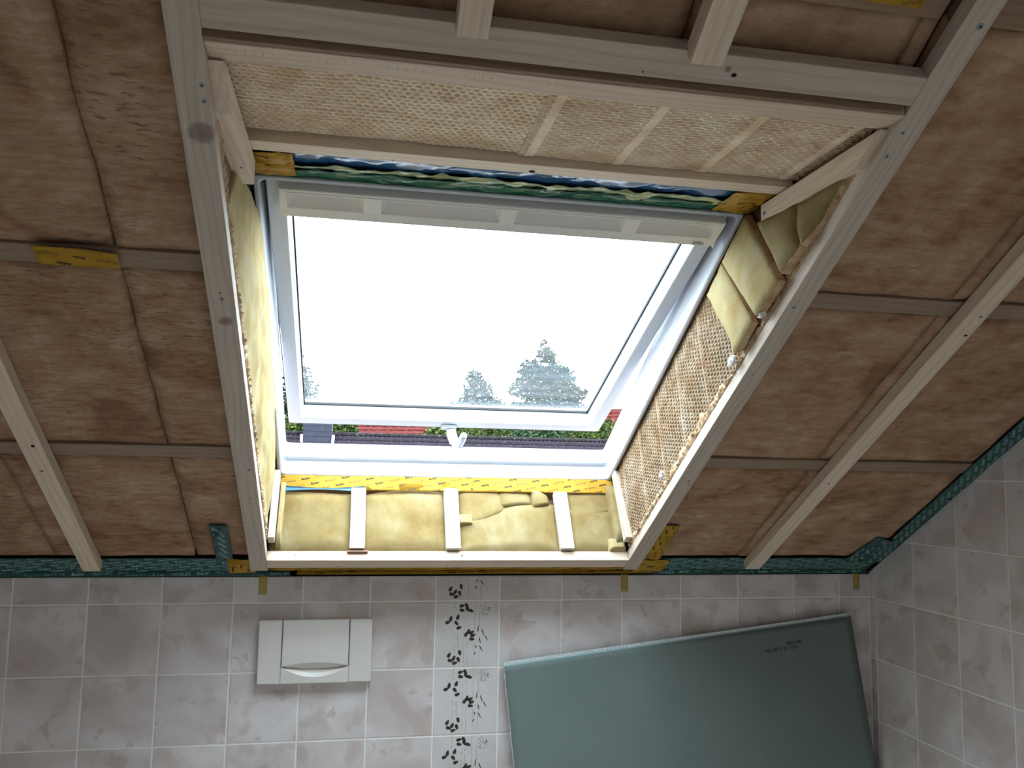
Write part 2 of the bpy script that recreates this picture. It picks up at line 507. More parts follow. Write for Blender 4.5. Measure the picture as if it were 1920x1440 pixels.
# roof slab with the slanted shaft opening --------------------------
HS0, HS1 = -0.505, 0.582             # hole sides
UB = 0.130                           # lower shaft side (square to the roof)
ZT = Z0 + 1.0                        # level soffit of the shaft
def u_at(n, z):                      # u on the level soffit
    return (z - O.z - n * math.cos(TH)) / math.sin(TH)
N0, N1 = 0.035, 0.335
S0, S1, U0, U1 = XL - .1, XR + .12, -0.5, 2.62
bm = bmesh.new()
def prism(bm, poly_un, s0, s1):
    a = [bm.verts.new(RP(s0, u, n)) for u, n in poly_un]
    b = [bm.verts.new(RP(s1, u, n)) for u, n in poly_un]
    bm.faces.new(a); bm.faces.new(b[::-1])
    for i in range(len(poly_un)):
        j = (i + 1) % len(poly_un)
        bm.faces.new((a[i], a[j], b[j], b[i]))
prism(bm, [(U0, N0), (U1, N0), (U1, N1), (U0, N1)], S0, HS0)
prism(bm, [(U0, N0), (U1, N0), (U1, N1), (U0, N1)], HS1, S1)
prism(bm, [(U0, N0), (UB, N0), (UB, 0.255), (0.10, 0.255), (0.10, N1), (U0, N1)], HS0, HS1)
ZS = ZT + .012
prism(bm, [(u_at(N0, ZS), N0), (U1, N0), (U1, N1), (1.2915, N1), (1.2915, (ZS - O.z - 1.2915 * math.sin(TH)) / math.cos(TH))], HS0, HS1)
prism(bm, [(.09, .285), (1.32, .285), (1.32, N1), (.09, N1)], HS0 - .002, -.4895)
prism(bm, [(.09, .285), (1.32, .285), (1.32, N1), (.09, N1)], .5605, HS1 + .002)
ceiling = obj('ceiling', bm_mesh(bm), M_slab); tag(ceiling, 'sloping attic ceiling packed with brown glass wool', kind='structure')
# flat collar ceiling behind the camera
bm = bmesh.new(); add_box(bm, (XL, YB, Z0 + 1.50), (XR + .1, -2.25, Z0 + 1.56))
o = obj('ceiling_flat', bm_mesh(bm), M_plaster); o.name = 'ceiling.001'; tag(o, 'flat plastered ceiling strip behind the camera', kind='structure')

# brown wool panels in the ceiling, one mesh each, children of the ceiling
def wool_panel(s0, s1, u0, u1, seed, mat, n0=0.0, proud=0.006, wob=0.004):
    na = max(8, int((s1 - s0) / 0.02)); nb = max(8, int((u1 - u0) / 0.02))
    c = RP((s0 + s1) / 2, (u0 + u1) / 2, n0)
    def f(a, b):
        s = s0 + (s1 - s0) * a; u = u0 + (u1 - u0) * b
        ea = min(a, 1 - a) * (s1 - s0); eb = min(b, 1 - b) * (u1 - u0)
        e = min(ea, eb)
        rise = proud * (1 - math.exp(-e / 0.008))
        nn = fbm((s * 1.0 + seed, u, seed * .7), 7, 3) * 0.003
        ds = fbm((u + seed * 3, 1.7, seed), 9, 2) * wob if ea < 1e-6 else 0
        du = fbm((s + seed * 5, 4.1, seed), 9, 2) * wob if eb < 1e-6 else 0
        p = Vector((s + ds - (s0 + s1) / 2, u + du - (u0 + u1) / 2, 0))
        p.z = 0.008 - rise + nn
        return p
    me = sheet(f, Vector((0, 0, 0.022)), na, nb)
    M = frame(c, XS, US, NS)
    return obj('insulation_panel', me, mat, ceiling, M)
LATHU = [(0.060, 0.105), (0.634, 0.681), (1.262, 1.306), (1.888, 1.938)]
rowsu = [(0.108, 0.632), (0.684, 1.260), (1.308, 1.886), (1.940, 2.50)]
sd = 1
for (ua, ub) in rowsu:
    for (sa, sb, mt) in ((-2.29, -1.625, M_ceil_wool), (-1.62, -1.07, M_ceil_wool), (-1.068, -0.699, M_ceil_wool), (-0.693, -0.507, M_ceil_wool), (0.584, 0.958, M_ceil_wool2), (0.963, 1.436, M_ceil_wool2)):
        if ua > 1.8 and sa > 0: continue
        wool_panel(sa, sb, ua, ub, sd * 3.7, mt); sd += 1
for (sa, sb, ua, ub) in ((-0.50, -0.297, 1.735, 1.886), (-0.292, 0.185, 1.735, 1.886), (0.19, 0.545, 1.735, 1.886), (0.549, 0.574, 1.735, 1.886), (-0.50, 0.185, 1.94, 2.5), (0.19, 0.575, 1.94, 2.5), (0.584, .958, 1.94, 2.5), (.963, 1.436, 1.94, 2.5)):
    wool_panel(sa, sb, ua, ub, sd * 3.7, M_ceil_wool2 if sa > -.3 else M_ceil_wool, n0=0.012); sd += 1

# ------------------------------------------------------------------ beams, screws
def beam(name, a, b, wdir, w, t, mat, label, cat, group=None, bev=0.0015, parent=None):
    """a->b axis through the beam's centre; w along wdir, t across"""
    d = (b - a); L = d.length; ex = d.normalized()
    ey = (wdir - ex * wdir.dot(ex)).normalized(); ez = ex.cross(ey)
    M = frame((a + b) / 2, ex, ey, ez)
    o = obj(name, box_mesh(L, w, t, bev), mat, parent, M)
    if parent is None: tag(o, label, cat, group)
    return o

# screw head: disc with rim and cross recess, built once
def screw_meshes():
    bm = bmesh.new()
    ringr = [(0.0044, 0.0), (0.0042, 0.0007), (0.0036, 0.0009), (0.0016, 0.0004)]
    prev = None
    for r, z in ringr:
        cur = [bm.verts.new((r * math.cos(i / 14 * 6.2832), r * math.sin(i / 14 * 6.2832), z)) for i in range(14)]
        if prev:
            for i in range(14):
                bm.faces.new((prev[i], prev[(i+1) % 14], cur[(i+1) % 14], cur[i]))
        prev = cur
    bm.faces.new(prev)
    h = bm_mesh(bm, True); h.materials.append(M_screw)
    bm = bmesh.new()
    for a in (0, 90):
        add_box(bm, (-0.0021, -0.0006, 0.0003), (0.0021, 0.0006, 0.0009), Matrix.Rotation(R(a + 20), 4, 'Z'))
    c = bm_mesh(bm); c.materials.append(M_recess)
    bm = bmesh.new()
    vv = [bm.verts.new((0.0022 * math.cos(i / 10 * 6.2832), 0.0016 * math.sin(i / 10 * 6.2832), 0.0003)) for i in range(10)]
    bm.faces.new(vv)
    hl = bm_mesh(bm); hl.materials.append(M_hole)
    return h, c, hl
SC_HEAD, SC_REC, NAIL = screw_meshes()
def screw(parent, p, nrm, size=1.0, ref=XS):
    ez = nrm.normalized(); ex = (ref - ez * ref.dot(ez)).normalized(); ey = ez.cross(ex)
    M = frame(p, ex, ey, ez) @ Matrix.Scale(size, 4)
    o = obj('screw', SC_HEAD, None, parent, M)
    obj('screw_recess', SC_REC, None, o, M)
def nail_hole(parent, p, nrm, size=1.0, ref=XS):
    ez = nrm.normalized(); ex = (ref - ez * ref.dot(ez)).normalized(); ey = ez.cross(ex)
    obj('nail_hole', NAIL, None, parent, frame(p, ex, ey, ez) @ Matrix.Scale(size, 4))

DN = -NS
BT = 0.030   # batten thickness; bottom face at n = -0.03
bL = beam('counter_batten', RP(-.522, .085, -.015), RP(-.522, 2.45, -.015), XS, .048, BT,
          wood('pine_weathered_knotty', *PINEG, knots=((.325, .006, .021), (-.10, .003, .014), (.62, 0.0, .008))), 'knotty grey pine batten running down beside the pale yellow wool bulge', 'batten', 'roof battens')
for s, u, k2 in ((-.507, 1.675, 0), (-.507, 1.649, 0), (-.520, 1.228, 0), (-.512, .636, 0), (-.520, .50, 1), (-.508, .245, 1), (-.522, 1.245, 1)):
    (nail_hole if k2 else screw)(bL, RP(s, u, -.0301), DN)
bR = beam('counter_batten', RP(.5975, .085, -.015), RP(.5975, 2.45, -.015), XS, .047, BT, M_pine_grey, 'grey pine batten along the honeycomb-patterned wool side of the skylight', 'batten', 'roof battens')
for s, u, k2 in ((.604, 1.903, 0), (.588, 1.715, 0), (.586, 1.668, 0), (.59, 1.295, 0), (.592, 1.075, 1), (.603, .62, 0), (.608, .605, 1), (.592, .30, 1)):
    (nail_hole if k2 else screw)(bR, RP(s, u, -.0301), DN, 1.35 if u > 1.8 else 1.0)
nail_hole(bR, RP(.574, 1.10, -.012), -XS, 2.2)
bTR = beam('counter_batten', RP(1.009, .085, -.015), RP(1.009, 2.45, -.015), XS, .048, BT, M_pine, 'pale pine batten standing alone towards the tiled gable wall', 'batten', 'roof battens')
for s, u in ((1.016, 1.30), (1.008, .62)): screw(bTR, RP(s, u, -.0301), DN)
nail_hole(bTR, RP(1.02, 1.24, -.0301), DN, 2.0)
bTL = beam('counter_batten', RP(-.971, .085, -.015), RP(-.971, 2.45, -.015), XS, .046, BT, M_pine, 'pale pine batten standing alone far from the skylight, ending above the plain tiles', 'batten', 'roof battens')
screw(bTL, RP(-.972, .615, -.0301), DN, .9)
nail_hole(bTL, RP(-.965, .72, -.0301), DN, 2.4, US)
# header and the two short upper battens
hd = beam('header_batten', RP(-.498, 1.789, -.015), RP(.574, 1.789, -.015), US, .050, BT, wood('pine_header', *PINEG, knots=((.215, .002, .006),), line=45), 'grey pine header batten with swirling grain across the top of the shaft', 'batten')
nail_hole(hd, RP(.265, 1.783, -.0301), DN, 2.0); nail_hole(hd, RP(.125, 1.772, -.0301), DN, .8)
o = beam('upper_batten', RP(-.136, 1.806, -.034), RP(-.136, 2.45, -.034), XS, .045, .036, M_pine, 'short upright pine batten above the middle of the header', 'batten')
o = beam('upper_batten', RP(.207, 1.806, -.034), RP(.207, 2.45, -.034), XS, .050, .036, M_pine, 'short upright pine batten above the header nearer the yellow tape scrap', 'batten')
# lower trimmer
lt = beam('trimmer_batten', RP(-.498, .128, -.015), RP(.574, .128, -.015), US, .048, BT, M_pine, 'white-lit pine trimmer batten along the bottom of the shaft', 'batten')
for s in (-.30, .02, .40): nail_hole(lt, RP(s, .115, -.0301), DN, 1.2)
nail_hole(lt, RP(.06, .152, -.015), US, 1.3); nail_hole(lt, RP(-.42, .152, -.013), US, .8)

# cross laths let into the wool, one per bay
M_pine_lath = wood('pine_lath', (.30, .21, .15), (.25, .17, .115), (.18, .115, .078))
laths = []
LAB = {(0, 1): 'dark cross lath between the wool panels beside the knotty batten, lower one',
       (0, 2): 'dark cross lath carrying the yellow tape scrap beside the knotty batten',
       (0, 3): 'dark cross lath near the picture top beside the knotty batten',
       (1, 1): 'brown cross lath low between the two battens on the gable side',
       (1, 2): 'brown cross lath halfway up between the two battens on the gable side',
       (1, 3): 'reddish cross lath high up beside the gable-side skylight batten',
       (2, 1): 'brown cross lath low between lone batten and tiled gable wall',
       (2, 2): 'brown cross lath halfway up between lone batten and tiled gable wall',
       (2, 3): 'reddish cross lath high up next to the tiled gable wall'}
for bay, (sa, sb) in enumerate(((-2.29, -.507), (.584, .985), (.985, 1.442))):
    for li in (1, 2, 3):
        ua, ub = LATHU[li]
        o = beam('cross_lath', RP(sa, (ua + ub) / 2, .017), RP(sb, (ua + ub) / 2, .017), US, ub - ua, .028, M_pine_red if li == 3 else M_pine_lath, LAB[(bay, li)], 'lath', 'cross laths in the roof')
        laths.append(o)
        if bay == 0 and li == 2: screw(o, RP(-.628, 1.285, .0029), DN, .9)
        if bay == 0 and li == 1: screw(o, RP(-.618, .652, .0029), DN, 1.0)
        if bay == 1 and li == 2: screw(o, RP(.673, 1.283, .0029), DN, .8)
        if bay == 1 and li == 1: screw(o, RP(.655, .668, .0029), DN, .8)
o = beam('cross_lath', RP(-.50, 1.913, .020), RP(.562, 1.913, .020), US, .05, .028, M_pine_red, 'reddish cross lath behind the short upright battens above the header', 'lath', 'cross laths in the roof')

# ------------------------------------------------------------------ shaft: level soffit
ZL = Z0 + .977
def HP(x, y, z): return Vector((x, y, z))
lA = beam('soffit_lath', HP(-.498, -1.474, ZL + .014), HP(.574, -1.474, ZL + .014), Vector((0, 1, 0)), .054, .028, wood('pine_lath_bright', (.60, .47, .36), (.52, .39, .29), (.40, .27, .18)), 'bright pine lath with saw marks under the header at the soffit front', 'lath')
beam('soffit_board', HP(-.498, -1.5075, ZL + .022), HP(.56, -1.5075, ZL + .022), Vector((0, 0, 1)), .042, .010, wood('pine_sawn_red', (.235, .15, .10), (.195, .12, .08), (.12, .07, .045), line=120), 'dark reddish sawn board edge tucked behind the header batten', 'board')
# saw kerfs on its soffit
bm = bmesh.new()
for i in range(46):
    x = -.47 + i * .0125
    h = .008 + .006 * math.sin(i * .7)
    add_box(bm, (x - .0004, -.012, -.0146), (x + .0004, -.012 + h, -.0141))
tag(obj('saw_marks', bm_mesh(bm), plain('saw_mark_shadow', (.33, .25, .18), .9, 0), lA, Matrix.Translation((0, -1.474, ZL + .0145))), kind='stuff')
lB = beam('soffit_lath', HP(-.498, -1.128, ZL + .014), HP(.574, -1.128, ZL + .014), Vector((0, 1, 0)), .046, .028, M_pine, 'pale pine lath across the soffit next to the blue membrane', 'lath')
nail_hole(lB, HP(.045, -1.118, ZL - .0004), Vector((0, 0, -1)), 3.0); nail_hole(lB, HP(-.22, -1.115, ZL - .0004), Vector((0, 0, -1)), .9)

def dimple_sheet(nx, ny, lx, ly, depthf, mapf, back):
    def f(a, b):
        x, y = a * lx, b * ly
        return mapf(x, y, depthf(x, y))
    return sheet(f, back, nx, ny)
def dots(x, y, px, py, rx, ry, depth, stag=True):
    j = math.floor(y / py); fy = y - (j + .5) * py
    xo = x + (px / 2 if (stag and j % 2) else 0)
    i = math.floor(xo / px); fx = xo - (i + .5) * px
    h = math.sin(i * 12.9898 + j * 78.233) * 43758.5453; h -= math.floor(h)
    q = 1 - (fx / rx) ** 2 - (fy / ry) ** 2
    return depth * (0.55 + .6 * h) * math.sqrt(q) if q > 0 else 0.0
# left half: round dimples with one seam line; right half: slits with smooth stripes
def d_left(x, y):
    X = x - .5
    if abs(y - .178) < .004: return 0.0
    w = .5 + .5 * max(0, min(1, (X + .45) / .25))
    d = dots(x, y, .0140, .0128, .0038, .0036, .018)
    d += (1 - w) * 2 * dots(x + .003, y, .0140, .0128, .0066, .0046, .008)
    return d + .0035 * (fbm((x, y, 3.3), 11, 3))
m_ = dimple_sheet(250, 150, .514, .300, d_left, lambda x, y, d: Vector((x - .257, y - .150, d)), Vector((0, 0, .012)))
oL = obj('soffit_wool', m_, M_dimple, M=Matrix.Translation((-.504 + .257, -1.456 + .150, ZT - .004)))
tag(oL, 'tan wool sheet with round dimples on the shaft soffit', 'insulation')
def d_right(x, y):
    X = x + .008
    band = min(abs(X - b) for b in (.03, .202, .374, .548))
    base = .003 * fbm((x, y, 7.7), 10, 3)
    if band < .009: return base - .0012
    return base + dots(x, y, .0235, .0100, .0108, .0034, .020)
m_ = dimple_sheet(300, 156, .573, .303, d_right, lambda x, y, d: Vector((x - .2815, y - .1515, d)), Vector((0, 0, .010)))
oR = obj('soffit_wool', m_, M_dimple, M=Matrix.Translation((.2905, -1.458 + .1515, ZT - .008)))
tag(oR, 'tan wool sheet with slit mesh pattern and smooth stripes on the shaft soffit', 'insulation')

# membrane and tapes between soffit and window head
def crinkle(name, x0, x1, y0, y1, z0, z1, amp, seed, mat, label, cat, nx=160, ny=10, fr=16):
    def f(a, b):
        x = x0 + (x1 - x0) * a; y = y0 + (y1 - y0) * b
        q = fbm((x * 1.0 + seed, y * 2.2, seed), fr, 3)
        q2 = abs(fbm((x * .8 + y * 1.6 + seed, y, seed + 4), fr * .8, 2))
        z = z0 + (z1 - z0) * b - amp * (q2 * 1.4 + .5 * q)
        return Vector((x, y + .3 * amp * q, z))
    me = sheet(f, Vector((0, .0004, .0012)), nx, ny)
    return tag(obj(name, me, mat), label, cat)
ZM = Z0 + .988
crinkle('vapour_membrane', -.47, .545, -1.125, -.995, ZM + .006, ZM + .006, .007, 1.0, M_film_blue, 'crinkled blue membrane strip behind the pale soffit lath', 'membrane', 160, 12, 14)
crinkle('membrane_film', -.455, .54, -1.030, -.996, ZM - .001, ZM + .001, .007, 2.0, M_film_pale, 'crumpled pale olive film strip between blue membrane and green tape', 'film', 180, 8, 22)
crinkle('window_tape', -.462, .545, -1.006, -.962, ZM - .003, Z0 + .983, .005, 3.0, M_gtape2, 'glossy green tape strip along the head of the window frame', 'tape', 180, 6, 24)

# ------------------------------------------------------------------ printed tapes
def text_mesh(body, size, bold=0.0):
    cu = bpy.data.curves.new('t', 'FONT')
    cu.body = body; cu.size = size; cu.offset = bold
    cu.resolution_u = 2
    cu.align_x = 'CENTER'; cu.align_y = 'CENTER'
    o = bpy.data.objects.new('t', cu); COL.objects.link(o)
    dg = bpy.context.evaluated_depsgraph_get()
    me = bpy.data.meshes.new_from_object(o.evaluated_get(dg))
    bpy.data.objects.remove(o, do_unlink=True)
    V = [v.co.copy() for v in me.vertices]; F = [tuple(p.vertices) for p in me.polygons]
    bpy.data.meshes.remove(me)
    return V, F
TXT = {'B': text_mesh('Butler', 0.0102, 0.00025), 'P': text_mesh('ProKraft', 0.0100, 0.0),
       'X': text_mesh('PROFLEX', 0.0135, 0.00015), 'G': text_mesh('Butler', 0.0140, 0.0003)}

def tape(label, origin, ex, ey, L, W, mat, flip=False, kind='y', amp=0.0015, seed=0, rot=14, poly=None, name='adhesive_tape', prnt=True, fr=18, curl=None, cat='tape', parent=None, fold=None):
    """strip with local x along ex (length L) and y along ey (width W); normal faces the room"""
    ex = ex.normalized(); ey = (ey - ex * ey.dot(ex)).normalized(); ez = ex.cross(ey)
    M = frame(origin, ex, ey, ez)
    def h(x, y):
        q = amp * fbm((x + seed, y * 1.6, seed * 1.3), fr, 3)
        if curl: q += curl(x, y)
        return q
    def inside(x, y):
        return True if poly is None else poly(x, y)
    nx, ny = max(6, int(L / .008)), max(4, int(W / .006))
    nx = min(nx, 220)
    def lim(a, b):
        x, y = (a - .5) * L, (b - .5) * W
        if poly: x, y = poly(x, y)
        return Vector((x, y, h(x, y) + .0006))
    grid = [[lim(i / nx, j / ny) for i in range(nx + 1)] for j in range(ny + 1)]
    def on_tape(x, y):
        fa, fb = min(max(x / L + .5, 0), 1) * nx, min(max(y / W + .5, 0), 1) * ny
        i, j = min(int(fa), nx - 1), min(int(fb), ny - 1)
        fa -= i; fb -= j
        return grid[j][i].lerp(grid[j][i + 1], fa).lerp(grid[j + 1][i].lerp(grid[j + 1][i + 1], fa), fb) + Vector((0, 0, .0007))
    me = sheet(lim, Vector((0, 0, -.0006)), nx, ny)
    o = obj(name, me, mat, parent, M)
    if parent is None: tag(o, label, cat)
    if prnt:
        sets = {}
        dx, dy = (.047, .0215) if kind == 'y' else (.062, .0165)
        cr, sr = math.cos(R(rot)), math.sin(R(rot))
        ws = -1 if flip else 1
        r = -int(W / dy) - 2
        lo = 0.8 if kind == 'y' else .8
        rng = range(-30, 31)
        for j in range(-40, 41):
            for i in rng:
                # staggered rows on the rotated grid
                gx = (i + .5 * (j % 2)) * dx; gy = j * dy
                cx, cy = gx * cr - gy * sr, gx * sr + gy * cr
                if abs(cx) > L / 2 - .003 or abs(cy) > W / 2 + .002: continue
                key = ('B' if (i + j) % 2 == 0 else 'P') if kind == 'y' else ('G' if (i + j) % 2 == 0 else 'X')
                V, F = TXT[key]
                mk = 'ink' if key == 'B' else ('pale' if key == 'P' else 'teal')
                dst = sets.setdefault(mk, ([], []))
                pts = [(cx + ws * (v.x * cr - v.y * sr), cy + ws * (v.x * sr + v.y * cr)) for v in V]
                for f in F:
                    if all(abs(pts[q][0]) < L / 2 - .001 and abs(pts[q][1]) < W / 2 - .0008 for q in f):
                        b = len(dst[0])
                        for q in f:
                            dst[0].append(on_tape(*pts[q]))
                        dst[1].append(tuple(range(b, b + len(f))))
        for mk, (V, F) in sets.items():
            if not F: continue
            mm = mesh_from(V, F)
            tag(obj('printed_text', mm, {'ink': M_ink, 'pale': M_ink_pale, 'teal': M_ink_teal}[mk], o, M), kind='stuff')
    return o

# under the window: upright print on one half, upside-down on the other (surface faces up the slope)
tape('yellow tape with upright black print under the window frame', RP(-.185, .1575, .226), XS, NS, .60, .052, M_ytape, False, 'y', .0012, 1, 14)
tape('yellow tape with upside-down black print under the window frame, beside the patterned wool', RP(.335, .1585, .226), XS, NS, .46, .052, M_ytape, True, 'y', .0012, 2, 14)
tape('yellow tape strip squeezed between window frame and patterned wool side', RP(.5795, .70, .262), -US, NS, 1.02, .05, M_ytape, False, 'y', .001, 3, 14)
o = obj('membrane_strip', sheet(lambda a, b: Vector(((a - .5) * .25, (b - .5) * (.022 - .017 * math.sin(a * 3.1416)), 0)), Vector((0, 0, -.001)), 12, 2), plain('bright_blue_film', (.035, .125, .22), .35, .4), M=frame(RP(-.355, .158, .203), XS, NS, -US)); tag(o, 'bright blue film edge showing between yellow tape and yellow wool', 'film')
# window head corners
tape('crumpled yellow tape patch at the window corner next to the knotty batten', HP(-.447, -1.036, ZM - .010), XS, Vector((0, -1, 0)), .085, .118, M_ytape, False, 'y', .007, 4, 18, fr=26)
tape('yellow tape patch at the window corner behind the gable-side strut', HP(.525, -1.033, ZM - .008), XS, Vector((0, -1, 0)), .09, .125, M_ytape, False, 'y', .005, 5, 60, fr=24)
# green tape on the frame side behind the pale bulge
tape('green tape strip between window frame and the pale yellow wool bulge', RP(-.4985, .80, .262), -US, NS, 1.0, .062, M_gtape2, False, 'g', .003, 6, 10)

# eaves tapes: green on the roof edge, folded onto the wall
def eaves_tape(label, s0, s1, mat, kind, seed, u0=.012, u1=.098, flip=False):
    o = tape(label, RP((s0 + s1) / 2, (u0 + u1) / 2, .004), XS, US, s1 - s0, u1 - u0, mat, flip, kind, .0016, seed, 12)
    return o
eaves_tape('dark green printed tape along the eaves beneath the lone far batten', -1.62, -.55, M_gtape, 'g', 11)
eaves_tape('dark green printed tape along the eaves running to the gable corner', .705, 1.478, M_gtape, 'g', 12)
eaves_tape('yellow printed tape along the eaves under the trimmer batten', -.56, .715, M_ytape, 'y', 13, .018, .10, True)
tape('dark green tape turned down onto the wall top below the far battens', HP(-1.03, -.0025, Z0 + .0875), XS, Vector((0, 0, 1)), 1.18, .014, M_gtape, False, 'g', .0006, 14, 3)
tape('dark green tape turned down onto the wall top towards the gable corner', HP(1.09, -.0025, Z0 + .0875), XS, Vector((0, 0, 1)), .77, .014, M_gtape, False, 'g', .0006, 15, 3)
tape('yellow tape turned down onto the wall top under the trimmer', HP(.14, -.006, Z0 + .092), XS, Vector((0, .4, 1)), 1.12, .016, M_ytape, True, 'y', .0008, 16, 3)
bm = bmesh.new(); add_box(bm, (XL, .0, Z0 + .0775), (XR, .03, Z0 + .084))
tag(obj('joint_foil', bm_mesh(bm), M_black), 'black foil joint between wall tiles and eaves tape', 'foil')
bm = bmesh.new(); add_box(bm, (-1.3, -.006, -.003), (1.3, .006, .003))
tag(obj('joint_foil', bm_mesh(bm), M_black, M=frame(RP(XR - .0065, 1.28, .001), US, XS, -NS)), 'black foil joint between gable tiles and green tape', 'foil')
# patches
def lift(x, y): return .004 * math.sin((x + .1) * 16) * (y > 0)
tape('dark green tape piece stuck down the wool beside the knotty batten foot', RP(-.617, .205, -.006), US, -XS, .215, .046, M_gtape, False, 'g', .003, 21, 30)
tape('yellow tape piece stuck down the wool beside the gable-side batten foot', RP(.662, .215, -.006), US, -XS, .225, .052, M_ytape, True, 'y', .004, 22, 20, poly=lambda x, y: (x, y + .10 * (x + .11) * .15))
tape('small crumpled yellow tape patch at the knotty batten foot', RP(-.573, .075, -.010), XS, US, .075, .085, M_ytape, True, 'y', .004, 23, 80)
tape('small crumpled yellow tape patch at the gable-side batten foot', RP(.675, .068, -.008), XS, US, .10, .08, M_ytape, False, 'y', .005, 24, 14)
def scrap(x, y):
    a = (x / .135) + .5
    top = 1 - .75 * max(0, a - .25) ** 2
    yy = y if y < 0 else y * top
    return x + (-(.5 - a) * 0) - .10 * y * (1 - a), yy
tape('torn yellow tape scrap stuck over the dark cross lath', RP(-.758, 1.293, -.008), XS, US, .135, .046, M_ytape, True, 'y', .001, 25, -8, poly=lambda x, y: scrap(x, y), curl=lambda x, y: .003 * max(0, y / .023))
tape('yellow tape scrap on the reddish lath at the picture top', RP(.477, 1.924, .004), XS, US, .085, .045, M_ytape, True, 'y', .001, 26, 14)
# gable corner tape
tape('dark green printed tape climbing the joint of roof and gable wall', RP(1.4535, 1.28, -.002), US, -XS, 2.40, .056, M_gtape, False, 'g', .0008, 31, 30)
tape('dark green corner tape piece folded over the wool at the gable corner', RP(1.385, .165, -.005), US + XS * .25, -XS, .17, .075, M_gtape, False, 'g', .006, 32, 40, fr=14)
for k_, (x, lab) in enumerate(((-.517, 'faded yellow tape tab on the tiles above the flush plate'), (.608, 'faded yellow tape tab on the tile joint above the leaning board'), (1.432, 'faded yellow tape tab on the tiles in the gable corner'))):
    tape(lab, HP(x, -.0008, Z0 + .053), XS, Vector((0, 0, 1)), .024, .056, M_ytape_dull, False, 'y', .0004, 41 + k_, 14, prnt=False)

# ------------------------------------------------------------------ shaft: lower side
def upan(s0, s1, n0, n1, u, seed, mat=M_yel_wool, bulge=.012, top=None, bot=None, name='reveal_wool', label='', th=.012, wob=.004):
    def f(a, b):
        s = s0 + (s1 - s0) * a
        nt = n1 + (top(a) if top else 0)
        nb_ = n0 + (bot(a) if bot else 0)
        n = nb_ + (nt - nb_) * b
        e = min(a, 1 - a, b, 1 - b) * 2
        bu = bulge * (1 - (1 - min(1, e * 2.6)) ** 2)
        q = fbm((s + seed, n, seed), 9, 3) * wob
        return RP(s, u + bu + q, n) - RP((s0 + s1) / 2, u, (n0 + n1) / 2)
    me = sheet(f, -US * th, max(8, int((s1 - s0) / .012)), 18)
    o = obj(name, me, mat, M=Matrix.Translation(RP((s0 + s1) / 2, u, (n0 + n1) / 2)))
    return tag(o, label, 'insulation')
UW = .1425
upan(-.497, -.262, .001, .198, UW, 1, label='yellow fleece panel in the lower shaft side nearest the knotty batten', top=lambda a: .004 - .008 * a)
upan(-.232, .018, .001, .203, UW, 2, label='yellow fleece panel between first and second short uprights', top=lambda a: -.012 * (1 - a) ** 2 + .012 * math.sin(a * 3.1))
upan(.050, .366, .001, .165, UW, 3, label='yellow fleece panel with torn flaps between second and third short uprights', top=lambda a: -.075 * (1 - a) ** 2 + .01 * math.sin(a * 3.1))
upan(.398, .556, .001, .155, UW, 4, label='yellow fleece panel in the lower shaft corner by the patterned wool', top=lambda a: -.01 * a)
# torn flaps lying over the top of the third panel, and the fourth's upper fold
upan(.052, .205, .098, .212, UW + .000, 5, bulge=.013, mat=M_yel_wool, label='large torn yellow fleece flap beside the second short upright', top=lambda a: .008 * math.sin(a * 2.4), bot=lambda a: .024 - .05 * math.sin(min(1, a * 2.2) * 1.57) + .085 * max(0, a - .28) ** 1.0)
upan(.180, .292, .150, .213, UW + .001, 6, bulge=.010, label='narrow torn yellow fleece strip under the upside-down print', th=.010, bot=lambda a: .012 * a)
upan(.288, .345, .150, .214, UW + .004, 7, bulge=.016, mat=M_yel_wool, label='small curled yellow fleece flap next to the third short upright', top=lambda a: -.030 * a * a, bot=lambda a: -.004 + .016 * a * a)
upan(.052, .100, .085, .122, UW + .006, 8, bulge=.016, mat=M_pale_wool, label='small pale wool tongue poking out beside the second short upright')
upan(.400, .560, .120, .205, UW - .001, 9, bulge=.013, mat=M_yel_wool, label='folded yellow fleece upper strip in the lower corner by the patterned wool', bot=lambda a: .022 * max(0, a - .65) / .35)
for s, w_, lab, scr, t0 in ((-.247, .044, 'short white-lit upright lath on the lower side, nearest the knotty batten', ((.188, 0),), .204), (.034, .044, 'short white-lit upright lath in the middle of the lower side', ((.19, 0), (.022, 0)), .206), (.382, .043, 'short white-lit upright lath on the lower side, nearest the patterned wool', ((.185, 0),), .200)):
    o = beam('upright_lath', RP(s, .156, .002), RP(s, .156, t0), XS, w_, .022, wood('pine_reveal', (0.528, 0.456, 0.392), (0.480, 0.408, 0.336), (0.416, 0.328, 0.264)) if 'pine_reveal' not in bpy.data.materials else bpy.data.materials['pine_reveal'], lab, 'lath', 'short upright laths')
    for n, _ in scr: screw(o, RP(s + .002, .1671, n), US, .55)
o = beam('packing_shim', RP(-.275, .153, -.004), RP(-.215, .153, -.004), US, .016, .006, M_pine_red, 'small brown packing shim under the first short upright', 'shim')

